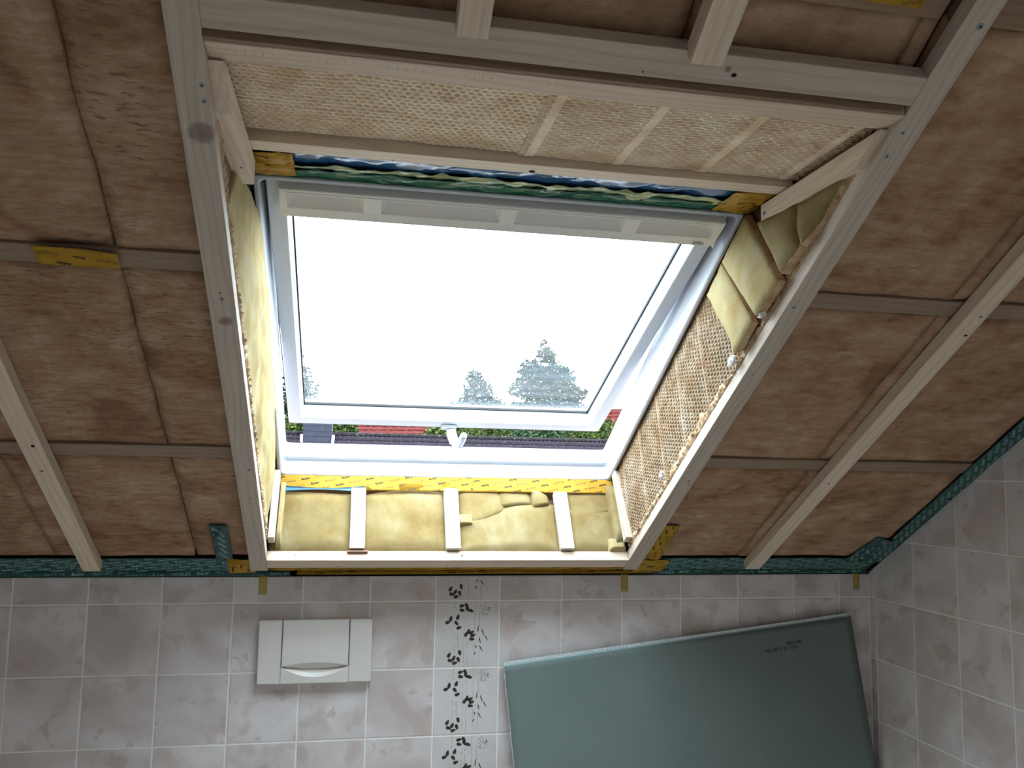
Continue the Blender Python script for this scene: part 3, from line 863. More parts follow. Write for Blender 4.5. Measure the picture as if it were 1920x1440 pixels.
# corner pieces on both sides of the lower reveal
o = beam('corner_lath', RP(.563, .205, .012), RP(.563, .205, .250), XS, .020, .034, bpy.data.materials['pine_reveal'], 'narrow white-lit corner lath at the foot of the patterned wool', 'lath')
upan(.535, .562, .010, .232, .158, 10, bulge=.030, mat=M_yel_wool, label='yellow fleece strip beside the narrow corner lath')
upan(.515, .570, -.001, .040, .152, 13, bulge=.02, mat=M_pale_wool, label='pale crumpled wool tuft in the bottom corner by the patterned wool')
o = beam('corner_lath', RP(-.487, .195, .012), RP(-.487, .195, .235), XS, .018, .034, bpy.data.materials['pine_reveal'], 'narrow white-lit corner lath at the foot of the pale wool bulge', 'lath')
upan(-.478, -.462, .012, .225, .158, 12, bulge=.026, mat=M_pale_wool, label='pale wool strip beside the corner lath under the wool bulge')

# ------------------------------------------------------------------ shaft: sides
# pale bulging sheet on the knotty batten's side
def fl(a, b):
    u = .20 + (1.40 - .20) * a
    n = .002 + (.255 - .002) * b
    cap = (ZL - .045 - O.z - u * math.sin(TH)) / math.cos(TH)
    n = min(n, cap) if b > .01 else n
    e = math.sin(min(1, a * 1.0) * math.pi) ** .6
    bu = .026 * e * (math.sin(min(1.0, b * 1.02) * math.pi * .62)) ** 1.0
    q = fbm((u, n * 2, 5.5), 7, 3) * .006
    return RP(-.500 + bu + q, u, n) - RP(-.5, .8, .1)
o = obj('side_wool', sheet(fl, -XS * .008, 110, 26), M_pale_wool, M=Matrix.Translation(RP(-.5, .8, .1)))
tag(o, 'large pale yellow wool sheet bulging on the shaft side by the knotty batten', 'insulation')
# frayed wool edge along the batten (both sides)
def fray(s, sgn, u0, u1, n1, seed, label, wd=.012):
    def f(a, b):
        u = u0 + (u1 - u0) * a
        hgt = n1 * (.55 + .6 * fbm((u + seed, 2.2, seed), 22, 5))
        n = .0 + hgt * b
        d = wd * (.3 + 1.0 * abs(fbm((u * 2 + seed, b * 1.2, 1.1), 30, 4))) * math.sin(b * math.pi * .8 + .3)
        return RP(s + sgn * d, u, n) - RP(s, (u0 + u1) / 2, 0)
    o = obj('frayed_wool', sheet(f, -XS * sgn * .006, 420, 8), M_edge_wool, M=Matrix.Translation(RP(s, (u0 + u1) / 2, 0)))
    return tag(o, label, 'insulation')
fray(-.500, 1, .22, 1.60, .020, 3.0, 'frayed tan wool edge peeping out above the knotty batten', .010)
fray(.577, -1, .20, 1.62, .035, 9.0, 'frayed tan wool edge along the gable-side skylight batten', .012)

# patterned sheet on the gable side
def d_side(x, y):
    base = .003 * fbm((x, y, 9.1), 9, 3)
    yy = y - .18 * x
    if min(abs((x - .35 * y) % .17 - .03), 1) < .005: return base - .001
    return base + dots(x + .55 * y, y, .0170, .0098, .0066, .0040, .0095)
US0, US1 = .165, 1.30
def fr_(a, b):
    u = US0 + (US1 - US0) * a
    cap = (ZL - .030 - O.z - u * math.sin(TH)) / math.cos(TH)
    n = .004 + (.268 - .004) * b
    n = min(n, max(cap, .01))
    d = d_side((u - US0), n)
    return RP(.566 + d + .010 * (1 - b) ** 2, u, n) - RP(.58, .73, .13)
o = obj('side_wool', sheet(fr_, XS * .006, 430, 110), M_dimple2, M=Matrix.Translation(RP(.58, .73, .13)))
tag(o, 'honeycomb-patterned tan wool sheet lining the gable side of the shaft', 'insulation')

def slab(pts, th, label, mat=M_yel_wool, seed=1, bulge=.006, name='wool_offcut', mid=10):
    """loose slab: pts = four (s,u,n) corners of the visible face, thickness towards the gable"""
    P = [RP(*p) for p in pts]
    c = sum(P, Vector()) / 4
    nrm = ((P[1] - P[0]).cross(P[3] - P[0])).normalized()
    if nrm.x > 0: nrm = -nrm
    def f(a, b):
        p = P[0].lerp(P[1], a).lerp(P[3].lerp(P[2], a), b)
        e = min(a, 1 - a, b, 1 - b) * 2
        return p - c + nrm * (bulge * (1 - (1 - e) ** 3) + .003 * fbm((a * .2 + seed, b * .2, seed), 12, 3))
    me = sheet(f, -nrm * th, mid, mid)
    me.materials.append(mat); me.materials.append(M_edge_wool)
    nf = mid * mid
    for i, pg in enumerate(me.polygons):
        if i >= nf: pg.material_index = 1; pg.use_smooth = False
    o = obj(name, me, None, M=Matrix.Translation(c))
    return tag(o, label, 'insulation')
slab([(.557, 1.153, .240), (.560, 1.293, .250), (.550, 1.335, .004), (.546, 1.226, .004)], .016, 'large smooth yellow wool offcut wedged upright in the gable-side corner', M_pale_wool, 1)
slab([(.556, 1.050, .232), (.562, 1.143, .248), (.556, 1.198, .014), (.548, 1.110, .002)], .012, 'narrow smooth yellow wool offcut overlapping the patterned sheet', M_pale_wool, 2)
slab([(.560, 1.320, .190), (.560, 1.462, .092), (.552, 1.425, .006), (.552, 1.345, .012)], .020, 'bulging yellow wool offcut below the gable-side strut', M_yel_wool, 3, .016)
slab([(.560, 1.445, .100), (.566, 1.585, .015), (.566, 1.50, .004), (.548, 1.435, -.002)], .014, 'tapering yellow wool offcut tucked behind the gable-side strut', M_yel_wool, 4, .008)
for u, n, sz, lab in ((1.235, .006, .016, 'small white wool tuft on the gable-side frayed edge, topmost'), (1.07, .010, .018, 'small white wool tuft on the gable-side frayed edge, middle one'), (.565, .022, .017, 'small white wool tuft on the gable-side frayed edge, lowest')):
    def ft(a, b, u=u, n=n, sz=sz):
        x = (a - .5) * 2; y = (b - .5) * 2
        r = max(0, 1 - x * x * .8 - y * y * .8)
        return RP(-.005 * r - .001 + .005 * fbm((a + u, b, u), 5, 4), x * sz * (1 - .45 * abs(y)) * (1 + .5 * fbm((b * 2, u, 1), 3, 2)), y * sz * .5 * (1 + .6 * fbm((a * 2, u, 5), 3, 2))) - O
    o = obj('wool_tuft', sheet(ft, XS * .004, 10, 8), M_white_wool, M=Matrix.Translation(RP(.556, u, n)))
    tag(o, lab, 'insulation')

# struts under the soffit
def strut(s0, s1, z0, z1, y1, mat, label):
    """level strut whose room end is cut to the roof slope"""
    yc = lambda z: -(z - O.z + .012 / math.cos(TH)) / math.tan(TH)
    poly = [(yc(z0), z0), (y1, z0), (y1, z1), (yc(z1), z1)]
    c = Vector(((s0 + s1) / 2, sum(p[0] for p in poly) / 4, (z0 + z1) / 2))
    M = frame(c, Vector((0, 1, 0)), Vector((-1, 0, 0)), Vector((0, 0, 1)))
    bm = bmesh.new(); inv_ = M.inverted()
    a = [bm.verts.new(inv_ @ Vector((s0, y, z))) for y, z in poly]; b = [bm.verts.new(inv_ @ Vector((s1, y, z))) for y, z in poly]
    bm.faces.new(a); bm.faces.new(b[::-1])
    for i in range(4): bm.faces.new((a[i], b[i], b[(i+1) % 4], a[(i+1) % 4]))
    bmesh.ops.bevel(bm, geom=bm.edges[:], offset=.0015, segments=2, affect='EDGES')
    return tag(obj('strut', bm_mesh(bm), mat, M=M), label, 'strut')
stR = strut(.558, .600, Z0 + .930, Z0 + .973, -1.045, wood('pine_strut', (.66, .53, .41), (.58, .44, .33), (.42, .28, .19), line=90), 'pale pine strut under the soffit on the gable side')
screw(stR, HP(.5578, -1.062, Z0 + .951), -XS, 1.1, Vector((0, 1, 0)))
nail_hole(stR, HP(.568, -1.13, Z0 + .9298), Vector((0, 0, -1)), 1.5)
stL = strut(-.510, -.474, Z0 + .926, Z0 + .973, -1.06, M_pine, 'pale pine strut under the soffit above the pale wool bulge')
screw(stL, HP(-.486, -1.15, Z0 + .9257), Vector((0, 0, -1)), .7)

# ------------------------------------------------------------------ the roof window
win = empty('window_1', RP(.0355, .15, .25))
tag(win, 'white top-hung roof window pushed open in the slope', kind='structure')
def rrect(s0, s1, u0, u1, r, seg=5):
    pts = []
    for cx, cy, a0 in ((s1 - r, u0 + r, -90), (s1 - r, u1 - r, 0), (s0 + r, u1 - r, 90), (s0 + r, u0 + r, 180)):
        for i in range(seg + 1):
            a = R(a0 + 90 * i / seg)
            pts.append((cx + r * math.cos(a), cy + r * math.sin(a)))
    return pts
def loft_rings(rings, mapf, closed=True):
    """rings: list of (s0,s1,u0,u1,r,n)"""
    V, F = [], []
    m = None
    for (s0, s1, u0, u1, r, n) in rings:
        p = rrect(s0, s1, u0, u1, max(r, .0005))
        m = len(p)
        V += [mapf(s, u, n) for s, u in p]
    k = len(rings)
    for j in range(k if closed else k - 1):
        jj = (j + 1) % k
        for i in range(m):
            F.append((j*m+i, j*m+(i+1) % m, jj*m+(i+1) % m, jj*m+i))
    me = mesh_from(V, F)
    bm = bmesh.new(); bm.from_mesh(me); bmesh.ops.recalc_face_normals(bm, faces=bm.faces[:]); bm.to_mesh(me); bm.free()
    return me
FS0, FS1, FU0, FU1 = -.489, .560, .150, 1.291
def ins(d, n, r, db=0.0): return (FS0 + d, FS1 - d, FU0 + d + db, FU1 - d, r, n)
WO = RP(0, .7, .3)
fmap = lambda s, u, n: RP(s, u, n) - WO
fr = loft_rings([ins(0, .350, .006), ins(0, .252, .006), ins(.002, .250, .006), ins(.008, .250, .012), ins(.011, .253, .014),
                 ins(.0125, .296, .014, .002), ins(.0125, .300, .012, .010), ins(.014, .304, .012, .013), ins(.016, .345, .012, .015), ins(.018, .350, .012, .016)], fmap)
frame_o = obj('window_frame', fr, M_pvc, win, Matrix.Translation(WO))
for s in (-.263, .347):
    obj('striker_plate', box_mesh(.030, .004, .014, .001), M_pvc, win, frame(RP(s, .168, .338), XS, US, NS))
# sash hangs from the head and is pushed outwards
PH = R(8.0)
SD = -US * math.cos(PH) + NS * math.sin(PH)      # down along the sash
SM = NS * math.cos(PH) + US * math.sin(PH)       # outwards
HG = RP(0, 1.275, .27)
def SP(s, a, m): return HG + XS * s + SD * a + SM * m
SC_ = SP(.034, .55, .03)
smap = lambda s, a, m: SP(s, a, m) - SC_
A0, A1 = -.004, 1.102
def sins(d, m, r): return (-.468 + d, .536 - d, A0 + d, A1 - d, r, m)
sash = obj('sash', loft_rings([sins(0, .062, .005), sins(0, .002, .005), sins(.002, 0, .005), sins(.037, 0, .003), sins(.039, .002, .003), sins(.044, .046, .003), sins(.044, .062, .003)], smap), M_pvc, win, Matrix.Translation(SC_))
obj('gasket', loft_rings([sins(.0435, .044, .002), sins(.0435, .052, .002), sins(.0475, .052, .002), sins(.0475, .044, .002)], smap), M_gasket, sash, Matrix.Translation(SC_))
obj('gasket', loft_rings([sins(-.011, .056, .005), sins(-.011, .072, .005), sins(.006, .072, .005), sins(.006, .056, .005)], smap), M_gasket, sash, Matrix.Translation(SC_)).data.materials[0] = M_gasket
bm = bmesh.new()
for a_, b_ in ((-.462, .530),):
    vs4 = [(a_, 1.100, .003), (b_, 1.100, .003), (b_, 1.100, .016), (a_, 1.100, .016), (a_, 1.1135, .005), (b_, 1.1135, .005), (b_, 1.1135, .016), (a_, 1.1135, .016)]
    vv = [bm.verts.new(smap(*q)) for q in vs4]
    for f in ((0, 1, 2, 3), (4, 7, 6, 5), (0, 4, 5, 1), (1, 5, 6, 2), (2, 6, 7, 3), (3, 7, 4, 0)): bm.faces.new([vv[i] for i in f])
obj('bottom_seal', bm_mesh(bm), M_gasket, sash, Matrix.Translation(SC_))
# glass
def glass_mat():
    k = NT('wet_window_glass')
    t = k.t
    for nd in (k.b,): t.nodes.remove(nd)
    tr = t.nodes.new('ShaderNodeBsdfTransparent'); tr.inputs[0].default_value = (.97, .985, .98, 1)
    gl = t.nodes.new('ShaderNodeBsdfGlossy'); gl.inputs['Roughness'].default_value = .02
    tl = t.nodes.new('ShaderNodeBsdfTranslucent'); tl.inputs[0].default_value = (.85, .93, 1, 1)
    tc = t.nodes.new('ShaderNodeTexCoord')
    mp = t.nodes.new('ShaderNodeVectorMath'); mp.operation = 'MULTIPLY'; mp.inputs[1].default_value = (1.5, 26, 1)
    t.links.new(tc.outputs['Object'], mp.inputs[0])
    nz = t.nodes.new('ShaderNodeTexNoise'); nz.inputs['Scale'].default_value = 1.0; nz.inputs['Detail'].default_value = 2
    t.links.new(mp.outputs[0], nz.inputs['Vector'])
    rp = t.nodes.new('ShaderNodeMapRange'); rp.inputs[1].default_value = .35; rp.inputs[2].default_value = .65; rp.inputs[3].default_value = .004; rp.inputs[4].default_value = .022
    t.links.new(nz.outputs['Fac'], rp.inputs[0])
    m1 = t.nodes.new('ShaderNodeMixShader'); m2 = t.nodes.new('ShaderNodeMixShader')
    t.links.new(rp.outputs[0], m1.inputs[0]); t.links.new(tr.outputs[0], m1.inputs[1]); t.links.new(tl.outputs[0], m1.inputs[2])
    m2.inputs[0].default_value = .04
    t.links.new(m1.outputs[0], m2.inputs[1]); t.links.new(gl.outputs[0], m2.inputs[2])
    t.links.new(m2.outputs[0], k.out.inputs['Surface'])
    return k.m
glass = obj('glass_pane', box_mesh(.915, 1.012, .020, 0), glass_mat(), sash, frame(SP(.034, .549, .058), XS, -SD, SM))
# rain drops on the outer pane
bm = bmesh.new(); rr = random.Random(11)
for i in range(650):
    s = .034 + (rr.random() - .5) * .90
    a = 1.045 - rr.random() ** 1.6 * .42
    r = rr.uniform(.0010, .0026) * (1.6 if rr.random() < .08 else 1)
    c = SP(s, a, .0683) - SC_
    top = bm.verts.new(c + SM * r * .5)
    ring = [bm.verts.new(c + XS * r * math.cos(q * 1.0472) + SD * r * 1.15 * math.sin(q * 1.0472)) for q in range(6)]
    for q in range(6): bm.faces.new((ring[q], ring[(q + 1) % 6], top))
dr = NT('rain_drop'); dr.color((.9, .95, 1)); dr.rough(.05)
dr.b.inputs['Transmission Weight'].default_value = .75; dr.b.inputs['IOR'].default_value = 1.33
tag(obj('rain_drops', bm_mesh(bm, True), dr.m, sash, Matrix.Translation(SC_)), kind='stuff')
# cover bar with four pockets on the sash head
def cover_bar():
    bm = bmesh.new()
    s0, s1, a0, a1 = -.441, .524, .006, .084
    t = .026
    pockets = [(-.425, -.270), (-.233, .019), (.053, .296), (.331, .508)]
    b0, b1 = .014, .058
    f = lambda s, a, m: bm.verts.new(smap(s, a, m))
    xs = [s0] + [x for p in pockets for x in p] + [s1]
    quad = lambda *p: bm.faces.new([f(*q) for q in p])
    fm = -t
    quad((s0, a0, fm), (s1, a0, fm), (s1, b0, fm), (s0, b0, fm))
    quad((s0, b1, fm), (s1, b1, fm), (s1, a1, fm - .004), (s0, a1, fm - .004))
    prev = s0
    for p0, p1 in pockets:
        quad((prev, b0, fm), (p0, b0, fm), (p0, b1, fm), (prev, b1, fm)); prev = p1
        d, g, q = .018, .012, fm + .020
        c0, c1, e0, e1 = p0 + g, p1 - g, b0 + .008, b1 - .018
        quad((c0, e0, q), (c1, e0, q), (c1, e1, q), (c0, e1, q))
        quad((p0, b0, fm), (p1, b0, fm), (c1, e0, q), (c0, e0, q))
        quad((p1, b0, fm), (p1, b1, fm), (c1, e1, q), (c1, e0, q))
        quad((p1, b1, fm), (p0, b1, fm), (c0, e1, q), (c1, e1, q))
        quad((p0, b1, fm), (p0, b0, fm), (c0, e0, q), (c0, e1, q))
    quad((prev, b0, fm), (s1, b0, fm), (s1, b1, fm), (prev, b1, fm))
    quad((s0, a0, fm), (s0, a0, .002), (s1, a0, .002), (s1, a0, fm))
    quad((s0, a1, fm - .004), (s1, a1, fm - .004), (s1, a1 + .002, .004), (s0, a1 + .002, .004))
    for s in (s0, s1):
        quad((s, a0, fm), (s, b0, fm), (s, b1, fm), (s, a1, fm - .004), (s, a1 + .002, .004), (s, a0, .002))
    quad((s0, a0, .002), (s1, a0, .002), (s1, a1 + .002, .004), (s0, a1 + .002, .004))
    bmesh.ops.remove_doubles(bm, verts=bm.verts[:], dist=.00005)
    bmesh.ops.bevel(bm, geom=[e for e in bm.edges if len(e.link_faces) == 2 and e.calc_face_angle(0) > .3], offset=.0022, segments=3, affect='EDGES', profile=.5)
    return bm_mesh(bm)
bar = obj('cover_bar', cover_bar(), M_pvc2, sash, Matrix.Translation(SC_))
MB = frame(SP(.484, .0755, -.0322), XS, -SD, -SM)
obj('name_plate', box_mesh(.026, .007, .0008, .0003), plain('grey_badge', (.30, .29, .28), .5, .3), sash, MB)
V, F = text_mesh('VELUX', .0068, .0001)
obj('printed_text', mesh_from([v + Vector((0, 0, .0006)) for v in V], F), M_pvc2, sash, MB)
for s in (-.421, .466):
    obj('blind_bracket', box_mesh(.014, .030, .016, .005, 3), M_pvc, sash, frame(SP(s, .108, .012), XS, -SD, SM))
# handle: base plate, round hub and bent lever
bm = bmesh.new()
add_box(bm, (-.030, -.013, -.006), (.020, .013, .006))
bmesh.ops.bevel(bm, geom=bm.edges[:], offset=.004, segments=3, affect='EDGES')
hb = obj('handle_base', bm_mesh(bm), M_pvc, sash, frame(SP(.038, 1.092, -.004), XS, -SD, -SM))
def tube(pts, radii, seg=12, flat=1.0):
    V, F = [], []
    m = len(pts)
    for i, p in enumerate(pts):
        d = (pts[min(i + 1, m - 1)] - pts[max(i - 1, 0)]).normalized()
        ref = Vector((0, 0, 1)) if abs(d.z) < .9 else Vector((1, 0, 0))
        e1 = d.cross(ref).normalized(); e2 = d.cross(e1)
        for q in range(seg):
            a = q / seg * 6.28318
            V.append(p + e1 * radii[i] * math.cos(a) + e2 * radii[i] * flat * math.sin(a))
    for i in range(m - 1):
        for q in range(seg):
            F.append((i*seg+q, i*seg+(q+1) % seg, (i+1)*seg+(q+1) % seg, (i+1)*seg+q))
    F.append(tuple(range(seg))[::-1]); F.append(tuple((m-1)*seg + q for q in range(seg)))
    return mesh_from(V, F, True)
HC = SP(.055, 1.10, -.02)
L3 = lambda s, a, m: SP(s, a, m) - HC
pts = [L3(.040, 1.095, -.006), L3(.044, 1.112, -.022), L3(.052, 1.122, -.040), L3(.062, 1.118, -.052), L3(.067, 1.100, -.058), L3(.069, 1.080, -.060), L3(.071, 1.055, -.061), L3(.072, 1.034, -.061), L3(.072, 1.028, -.061)]
rad = [.015, .0165, .0155, .0145, .0130, .0120, .0115, .0105, .006]
obj('handle', tube(pts, rad, 14), M_pvc, sash, Matrix.Translation(HC))

# ------------------------------------------------------------------ flush plate
fp = empty('flush_plate', HP(-.356, 0, Z0 - .23))
tag(fp, 'cream plastic toilet flush plate with a lens-shaped finger grip on the tiles', 'flush plate')
yF = -.022
def lens(t): return max(0.0, 1 - t * t)
bm = bmesh.new()
X0, X1, ZT_, ZB = -.521, -.191, Z0 - .047, Z0 - .230
bx0, bx1 = -.452, -.259
def addb(lo, hi, bev=.003):
    b2 = bmesh.new(); add_box(b2, lo, hi)
    bmesh.ops.bevel(b2, geom=b2.edges[:], offset=bev, segments=2, affect='EDGES')
    me = bpy.data.meshes.new('x'); b2.to_mesh(me); b2.free(); bm.from_mesh(me); bpy.data.meshes.remove(me)
addb((X0, yF, ZB), (bx0 - .0012, -.001, ZT_), .0025)
addb((bx1 + .0012, yF, ZB), (X1, -.001, ZT_), .0025)
addb((bx0 - .002, -.008, ZB + .004), (bx1 + .002, -.001, ZT_ - .004), .0005)
nT = 28
zc = lambda t: Z0 - .181 - .031 * lens(t)
zb = lambda t: Z0 - .181 - .010 * lens(t)
za = lambda t: Z0 - .181 + .010 * lens(t)
prev = None
for i in range(nT + 1):
    t = -1 + 2 * i / nT
    x = bx0 - .0012 + (bx1 - bx0 + .0024) * i / nT
    yin = yF + .013 * lens(t) ** .5
    col = [bm.verts.new((x, -.001, ZB)), bm.verts.new((x, yF + .002, ZB)), bm.verts.new((x, yF, ZB + .002)), bm.verts.new((x, yF, zc(t))), bm.verts.new((x, (yF + yin) / 2 + .002 * lens(t), (zc(t) + zb(t)) / 2)), bm.verts.new((x, yin, zb(t) - .0008))]
    if prev:
        for q in range(len(col) - 1):
            bm.faces.new((prev[q], col[q], col[q + 1], prev[q + 1]))
    prev = col
bmesh.ops.translate(bm, verts=bm.verts[:], vec=(.356, 0, -Z0 + .23))
FM = Matrix.Translation((-.356, 0, Z0 - .23))
obj('cover_plate', bm_mesh(bm), M_plate, fp, FM)
bm = bmesh.new(); prev = None
for i in range(nT + 1):
    t = -1 + 2 * i / nT
    x = bx0 + .0006 + (bx1 - bx0 - .0012) * i / nT
    yin = yF + .013 * lens(t) ** .5
    zt = ZT_ - .0005
    prof = [(-.004, zt), (yF + .003, zt), (yF + .001, zt - .002), (yF + .0015, Z0 - .098), (yF - .0025, Z0 - .150), (yF - .003, za(t) + .002), (yF - .002, za(t)), (yin - .004 * lens(t), zb(t) + .004 * lens(t)), (yin, zb(t)), (-.004, zb(t))]
    col = [bm.verts.new((x, y, z)) for y, z in prof]
    if prev:
        for q in range(len(col) - 1):
            bm.faces.new((prev[q], col[q], col[q + 1], prev[q + 1]))
    else: bm.faces.new(col)
    prev = col
bm.faces.new(prev[::-1])
bmesh.ops.translate(bm, verts=bm.verts[:], vec=(.356, 0, -Z0 + .23))
obj('push_button', bm_mesh(bm), M_plate, fp, FM)
bm = bmesh.new()
for x in (bx0 - .0003, bx1 + .0003):
    bm = bmesh.new(); add_box(bm, (x - .0008 + .356, -.0225, .050), (x + .0008 + .356, -.010, .181)); obj('button_gap', bm_mesh(bm), M_gasket, fp, FM)


# ------------------------------------------------------------------ leaning green plasterboard
TB = .0125
# plane: touches the wall at its top, foot stands away from it
tl, tr_ = HP(.2125, -.020, Z0 - .184), HP(1.392, -.020, Z0 - .0475)
lean = R(4.5)
dn = Vector((0, -math.sin(lean), -math.cos(lean)))
def drop(p, dx): # follow the board down to the floor with sideways drift dx per metre
    d = (dn + XS * dx).normalized()
    t = p.z / -d.z
    return p + d * t
bl_, br_ = drop(tl, .115), drop(tr_, .115)
nrm = (tr_ - tl).cross(dn).normalized()
if nrm.y > 0: nrm = -nrm
c = (tl + tr_ + bl_ + br_) / 4
board = empty('plasterboard', HP(c.x, c.y, 0)); tag(board, 'large green moisture-resistant plasterboard leaning against the tiled wall', 'plasterboard')
exb = (tr_ - tl).normalized(); ezb = nrm; eyb = ezb.cross(exb)
MBd = frame(c, exb, eyb, ezb); inv = MBd.inverted()
loc = [inv @ p for p in (bl_, br_, tr_, tl)]
def bilin(a, b):
    p = loc[0].lerp(loc[1], a).lerp(loc[3].lerp(loc[2], a), b)
    return p
def ff(a, b):
    p = bilin(a, b)
    p.y -= .011 * b
    e = (1 - b) * 1.1
    dip = -.0012 * max(0, 1 - e / .05)
    return Vector((p.x, p.y, TB / 2 + dip))
me = sheet(ff, Vector((0, 0, -.0030)), 40, 60)
obj('paper_face', me, M_board, board, MBd)
core_pts = loc
bm = bmesh.new()
rr = random.Random(4)
nseg = 160
ins_ = lambda p, sx: p
F_, B_ = [], []
left_f = [bm.verts.new(Vector((bilin(0, i / nseg).x - .0008 - .0022 * abs(fbm((i * .11, 0, 0), 3, 3)), bilin(0, i / nseg).y, TB / 2 - .0024))) for i in range(nseg + 1)]
left_b = [bm.verts.new(Vector((bilin(0, i / nseg).x - .001 - .0055 * abs(fbm((i * .09, 3, 0), 3, 4)), bilin(0, i / nseg).y, -TB / 2))) for i in range(nseg + 1)]
right_f = [bm.verts.new(Vector((bilin(1, i / nseg).x, bilin(1, i / nseg).y, TB / 2 - .0024))) for i in range(nseg + 1)]
right_b = [bm.verts.new(Vector((bilin(1, i / nseg).x, bilin(1, i / nseg).y, -TB / 2))) for i in range(nseg + 1)]
for i in range(nseg):
    bm.faces.new((left_f[i], left_f[i+1], left_b[i+1], left_b[i]))
    bm.faces.new((right_f[i+1], right_f[i], right_b[i], right_b[i+1]))
    bm.faces.new((left_b[i], left_b[i+1], right_b[i+1], right_b[i]))
    bm.faces.new((left_f[i+1], left_f[i], right_f[i], right_f[i+1]))
bm.faces.new((left_f[0], left_b[0], right_b[0], right_f[0])); bm.faces.new((left_f[nseg], right_f[nseg], right_b[nseg], left_b[nseg]))
obj('gypsum_core', bm_mesh(bm), M_gypsum, board, MBd)
# paper-wrapped top edge
bm = bmesh.new()
te0, te1 = loc[3], loc[2]
L_ = (te1 - te0).length
pe = [(.0006, -TB / 2 - .0004), (.0008, TB / 2 - .0075), (-.0035, TB / 2 - .0035), (-.0125, TB / 2 - .0011), (-.0125, TB / 2 - .0045), (-.002, TB / 2 - .0085)]
a_ = [bm.verts.new((te0.x + .001, te0.y + y, z)) for y, z in pe]; b_ = [bm.verts.new((te1.x, te1.y + y, z)) for y, z in pe]
bm.faces.new(a_); bm.faces.new(b_[::-1])
for q in range(len(pe)): bm.faces.new((a_[q], b_[q], b_[(q + 1) % len(pe)], a_[(q + 1) % len(pe)]))
obj('paper_edge', bm_mesh(bm), M_board_edge, board, MBd)
V, F = text_mesh('HA 80 G 21 13.5', .016, .0002)
V2, F2 = text_mesh('0002 1205', .013, .0004)
pr_ = inv @ HP(1.135, -.03, Z0 - .157)
vv = [Vector((v.x + pr_.x, v.y + pr_.y - .002, TB / 2 + .0005)) for v in V]; n0 = len(vv)
vv += [Vector((v.x + pr_.x + .050, v.y + pr_.y + .013, TB / 2 + .0005)) for v in V2]
obj('printed_text', mesh_from(vv, F + [tuple(i + n0 for i in f) for f in F2]), plain('grey_stamp', (.035, .042, .042), .8, .1), board, MBd)

# ------------------------------------------------------------------ outside
gk = NT('pale_bounce_ground'); v = gk.coords(rnd=False)  # unseen ground, made pale to bounce daylight up onto the shaft soffit
gk.color(gk.ramp(gk.noise(v, .4, 4), [(.35, (.34, .34, .33)), (.65, (.42, .42, .41))])); gk.rough(.95)
bm = bmesh.new()
vv = [bm.verts.new(p) for p in ((-300, 1.5, -3.2), (300, 1.5, -3.2), (300, 400, -3.2), (-300, 400, -3.2))]; bm.faces.new(vv)
g = obj('ground', bm_mesh(bm), gk.m); tag(g, 'unseen ground outside far below the window, made pale to bounce light', kind='structure')
# neighbouring house with dark tiled roof
nb = empty('neighbour_house', HP(3.2, 29, -3.2)); tag(nb, 'neighbouring house with dark brown tiled roof and slate-clad chimney', 'building')
YR, ZR = 27.0, Z0 + 1.60          # ridge
PT = R(32); CO = .335; TW = .160
E1 = Vector((0, -math.cos(PT), -math.sin(PT)))     # down the slope
E2 = Vector((0, -math.sin(PT), math.cos(PT)))
bm = bmesh.new()
xa, xb = -5.0, 12.0
prof = [(YR, ZR - .05), (YR - 4.5, ZR - .05 - 4.5 * math.tan(PT)), (YR - 4.2, -3.2), (YR + 4.2, -3.2), (YR + 4.5, ZR - .05 - 4.5 * math.tan(PT))]
a = [bm.verts.new((xa, y, z)) for y, z in prof]; b = [bm.verts.new((xb, y, z)) for y, z in prof]
bm.faces.new(a); bm.faces.new(b[::-1])
for i in range(5): bm.faces.new((a[i], a[(i+1) % 5], b[(i+1) % 5], b[i]))
rk = NT('dark_roof_tile'); v = rk.coords()
rk.color(rk.ramp(rk.noise(v, 7, 3), [(.3, (0.0090, 0.0067, 0.0090)), (.6, (0.0146, 0.0117, 0.0157)), (.75, (0.0268, 0.0234, 0.0290))])); rk.rough(.85); rk.spec(.05)
M_rt = rk.m
obj('house_body', bm_mesh(bm), plain('dark_roof_felt', (.07, .055, .055), .9, .1), nb, Matrix())
V, F = [], []
W_ = 6
for j, (a_, lift_) in enumerate(((0, .022), (CO * 1.08, .055))):
    for i in range(W_ + 1):
        x = (i / W_ - .5) * TW
        V.append(Vector((x, 0, 0)) + E1 * a_ + E2 * (lift_ + .022 * (math.cos((i / W_) * 6.2832 + .6) * .5 + .5)))
for i in range(W_): F.append((i, i + 1, W_ + 1 + i + 1, W_ + 1 + i))
n_ = len(V)
for i in range(W_ + 1): V.append(V[W_ + 1 + i] - E2 * .03)
for i in range(W_): F.append((W_ + 1 + i, W_ + 1 + i + 1, n_ + i + 1, n_ + i))
tm = mesh_from(V, F, True); tm.materials.append(M_rt)
x = -3.2
for c_ in range(4):
    for i in range(75):
        obj('roof_tile', tm, None, nb, Matrix.Translation(Vector((-2.75 + TW * i, YR, ZR)) + E1 * (.05 + CO * c_)))
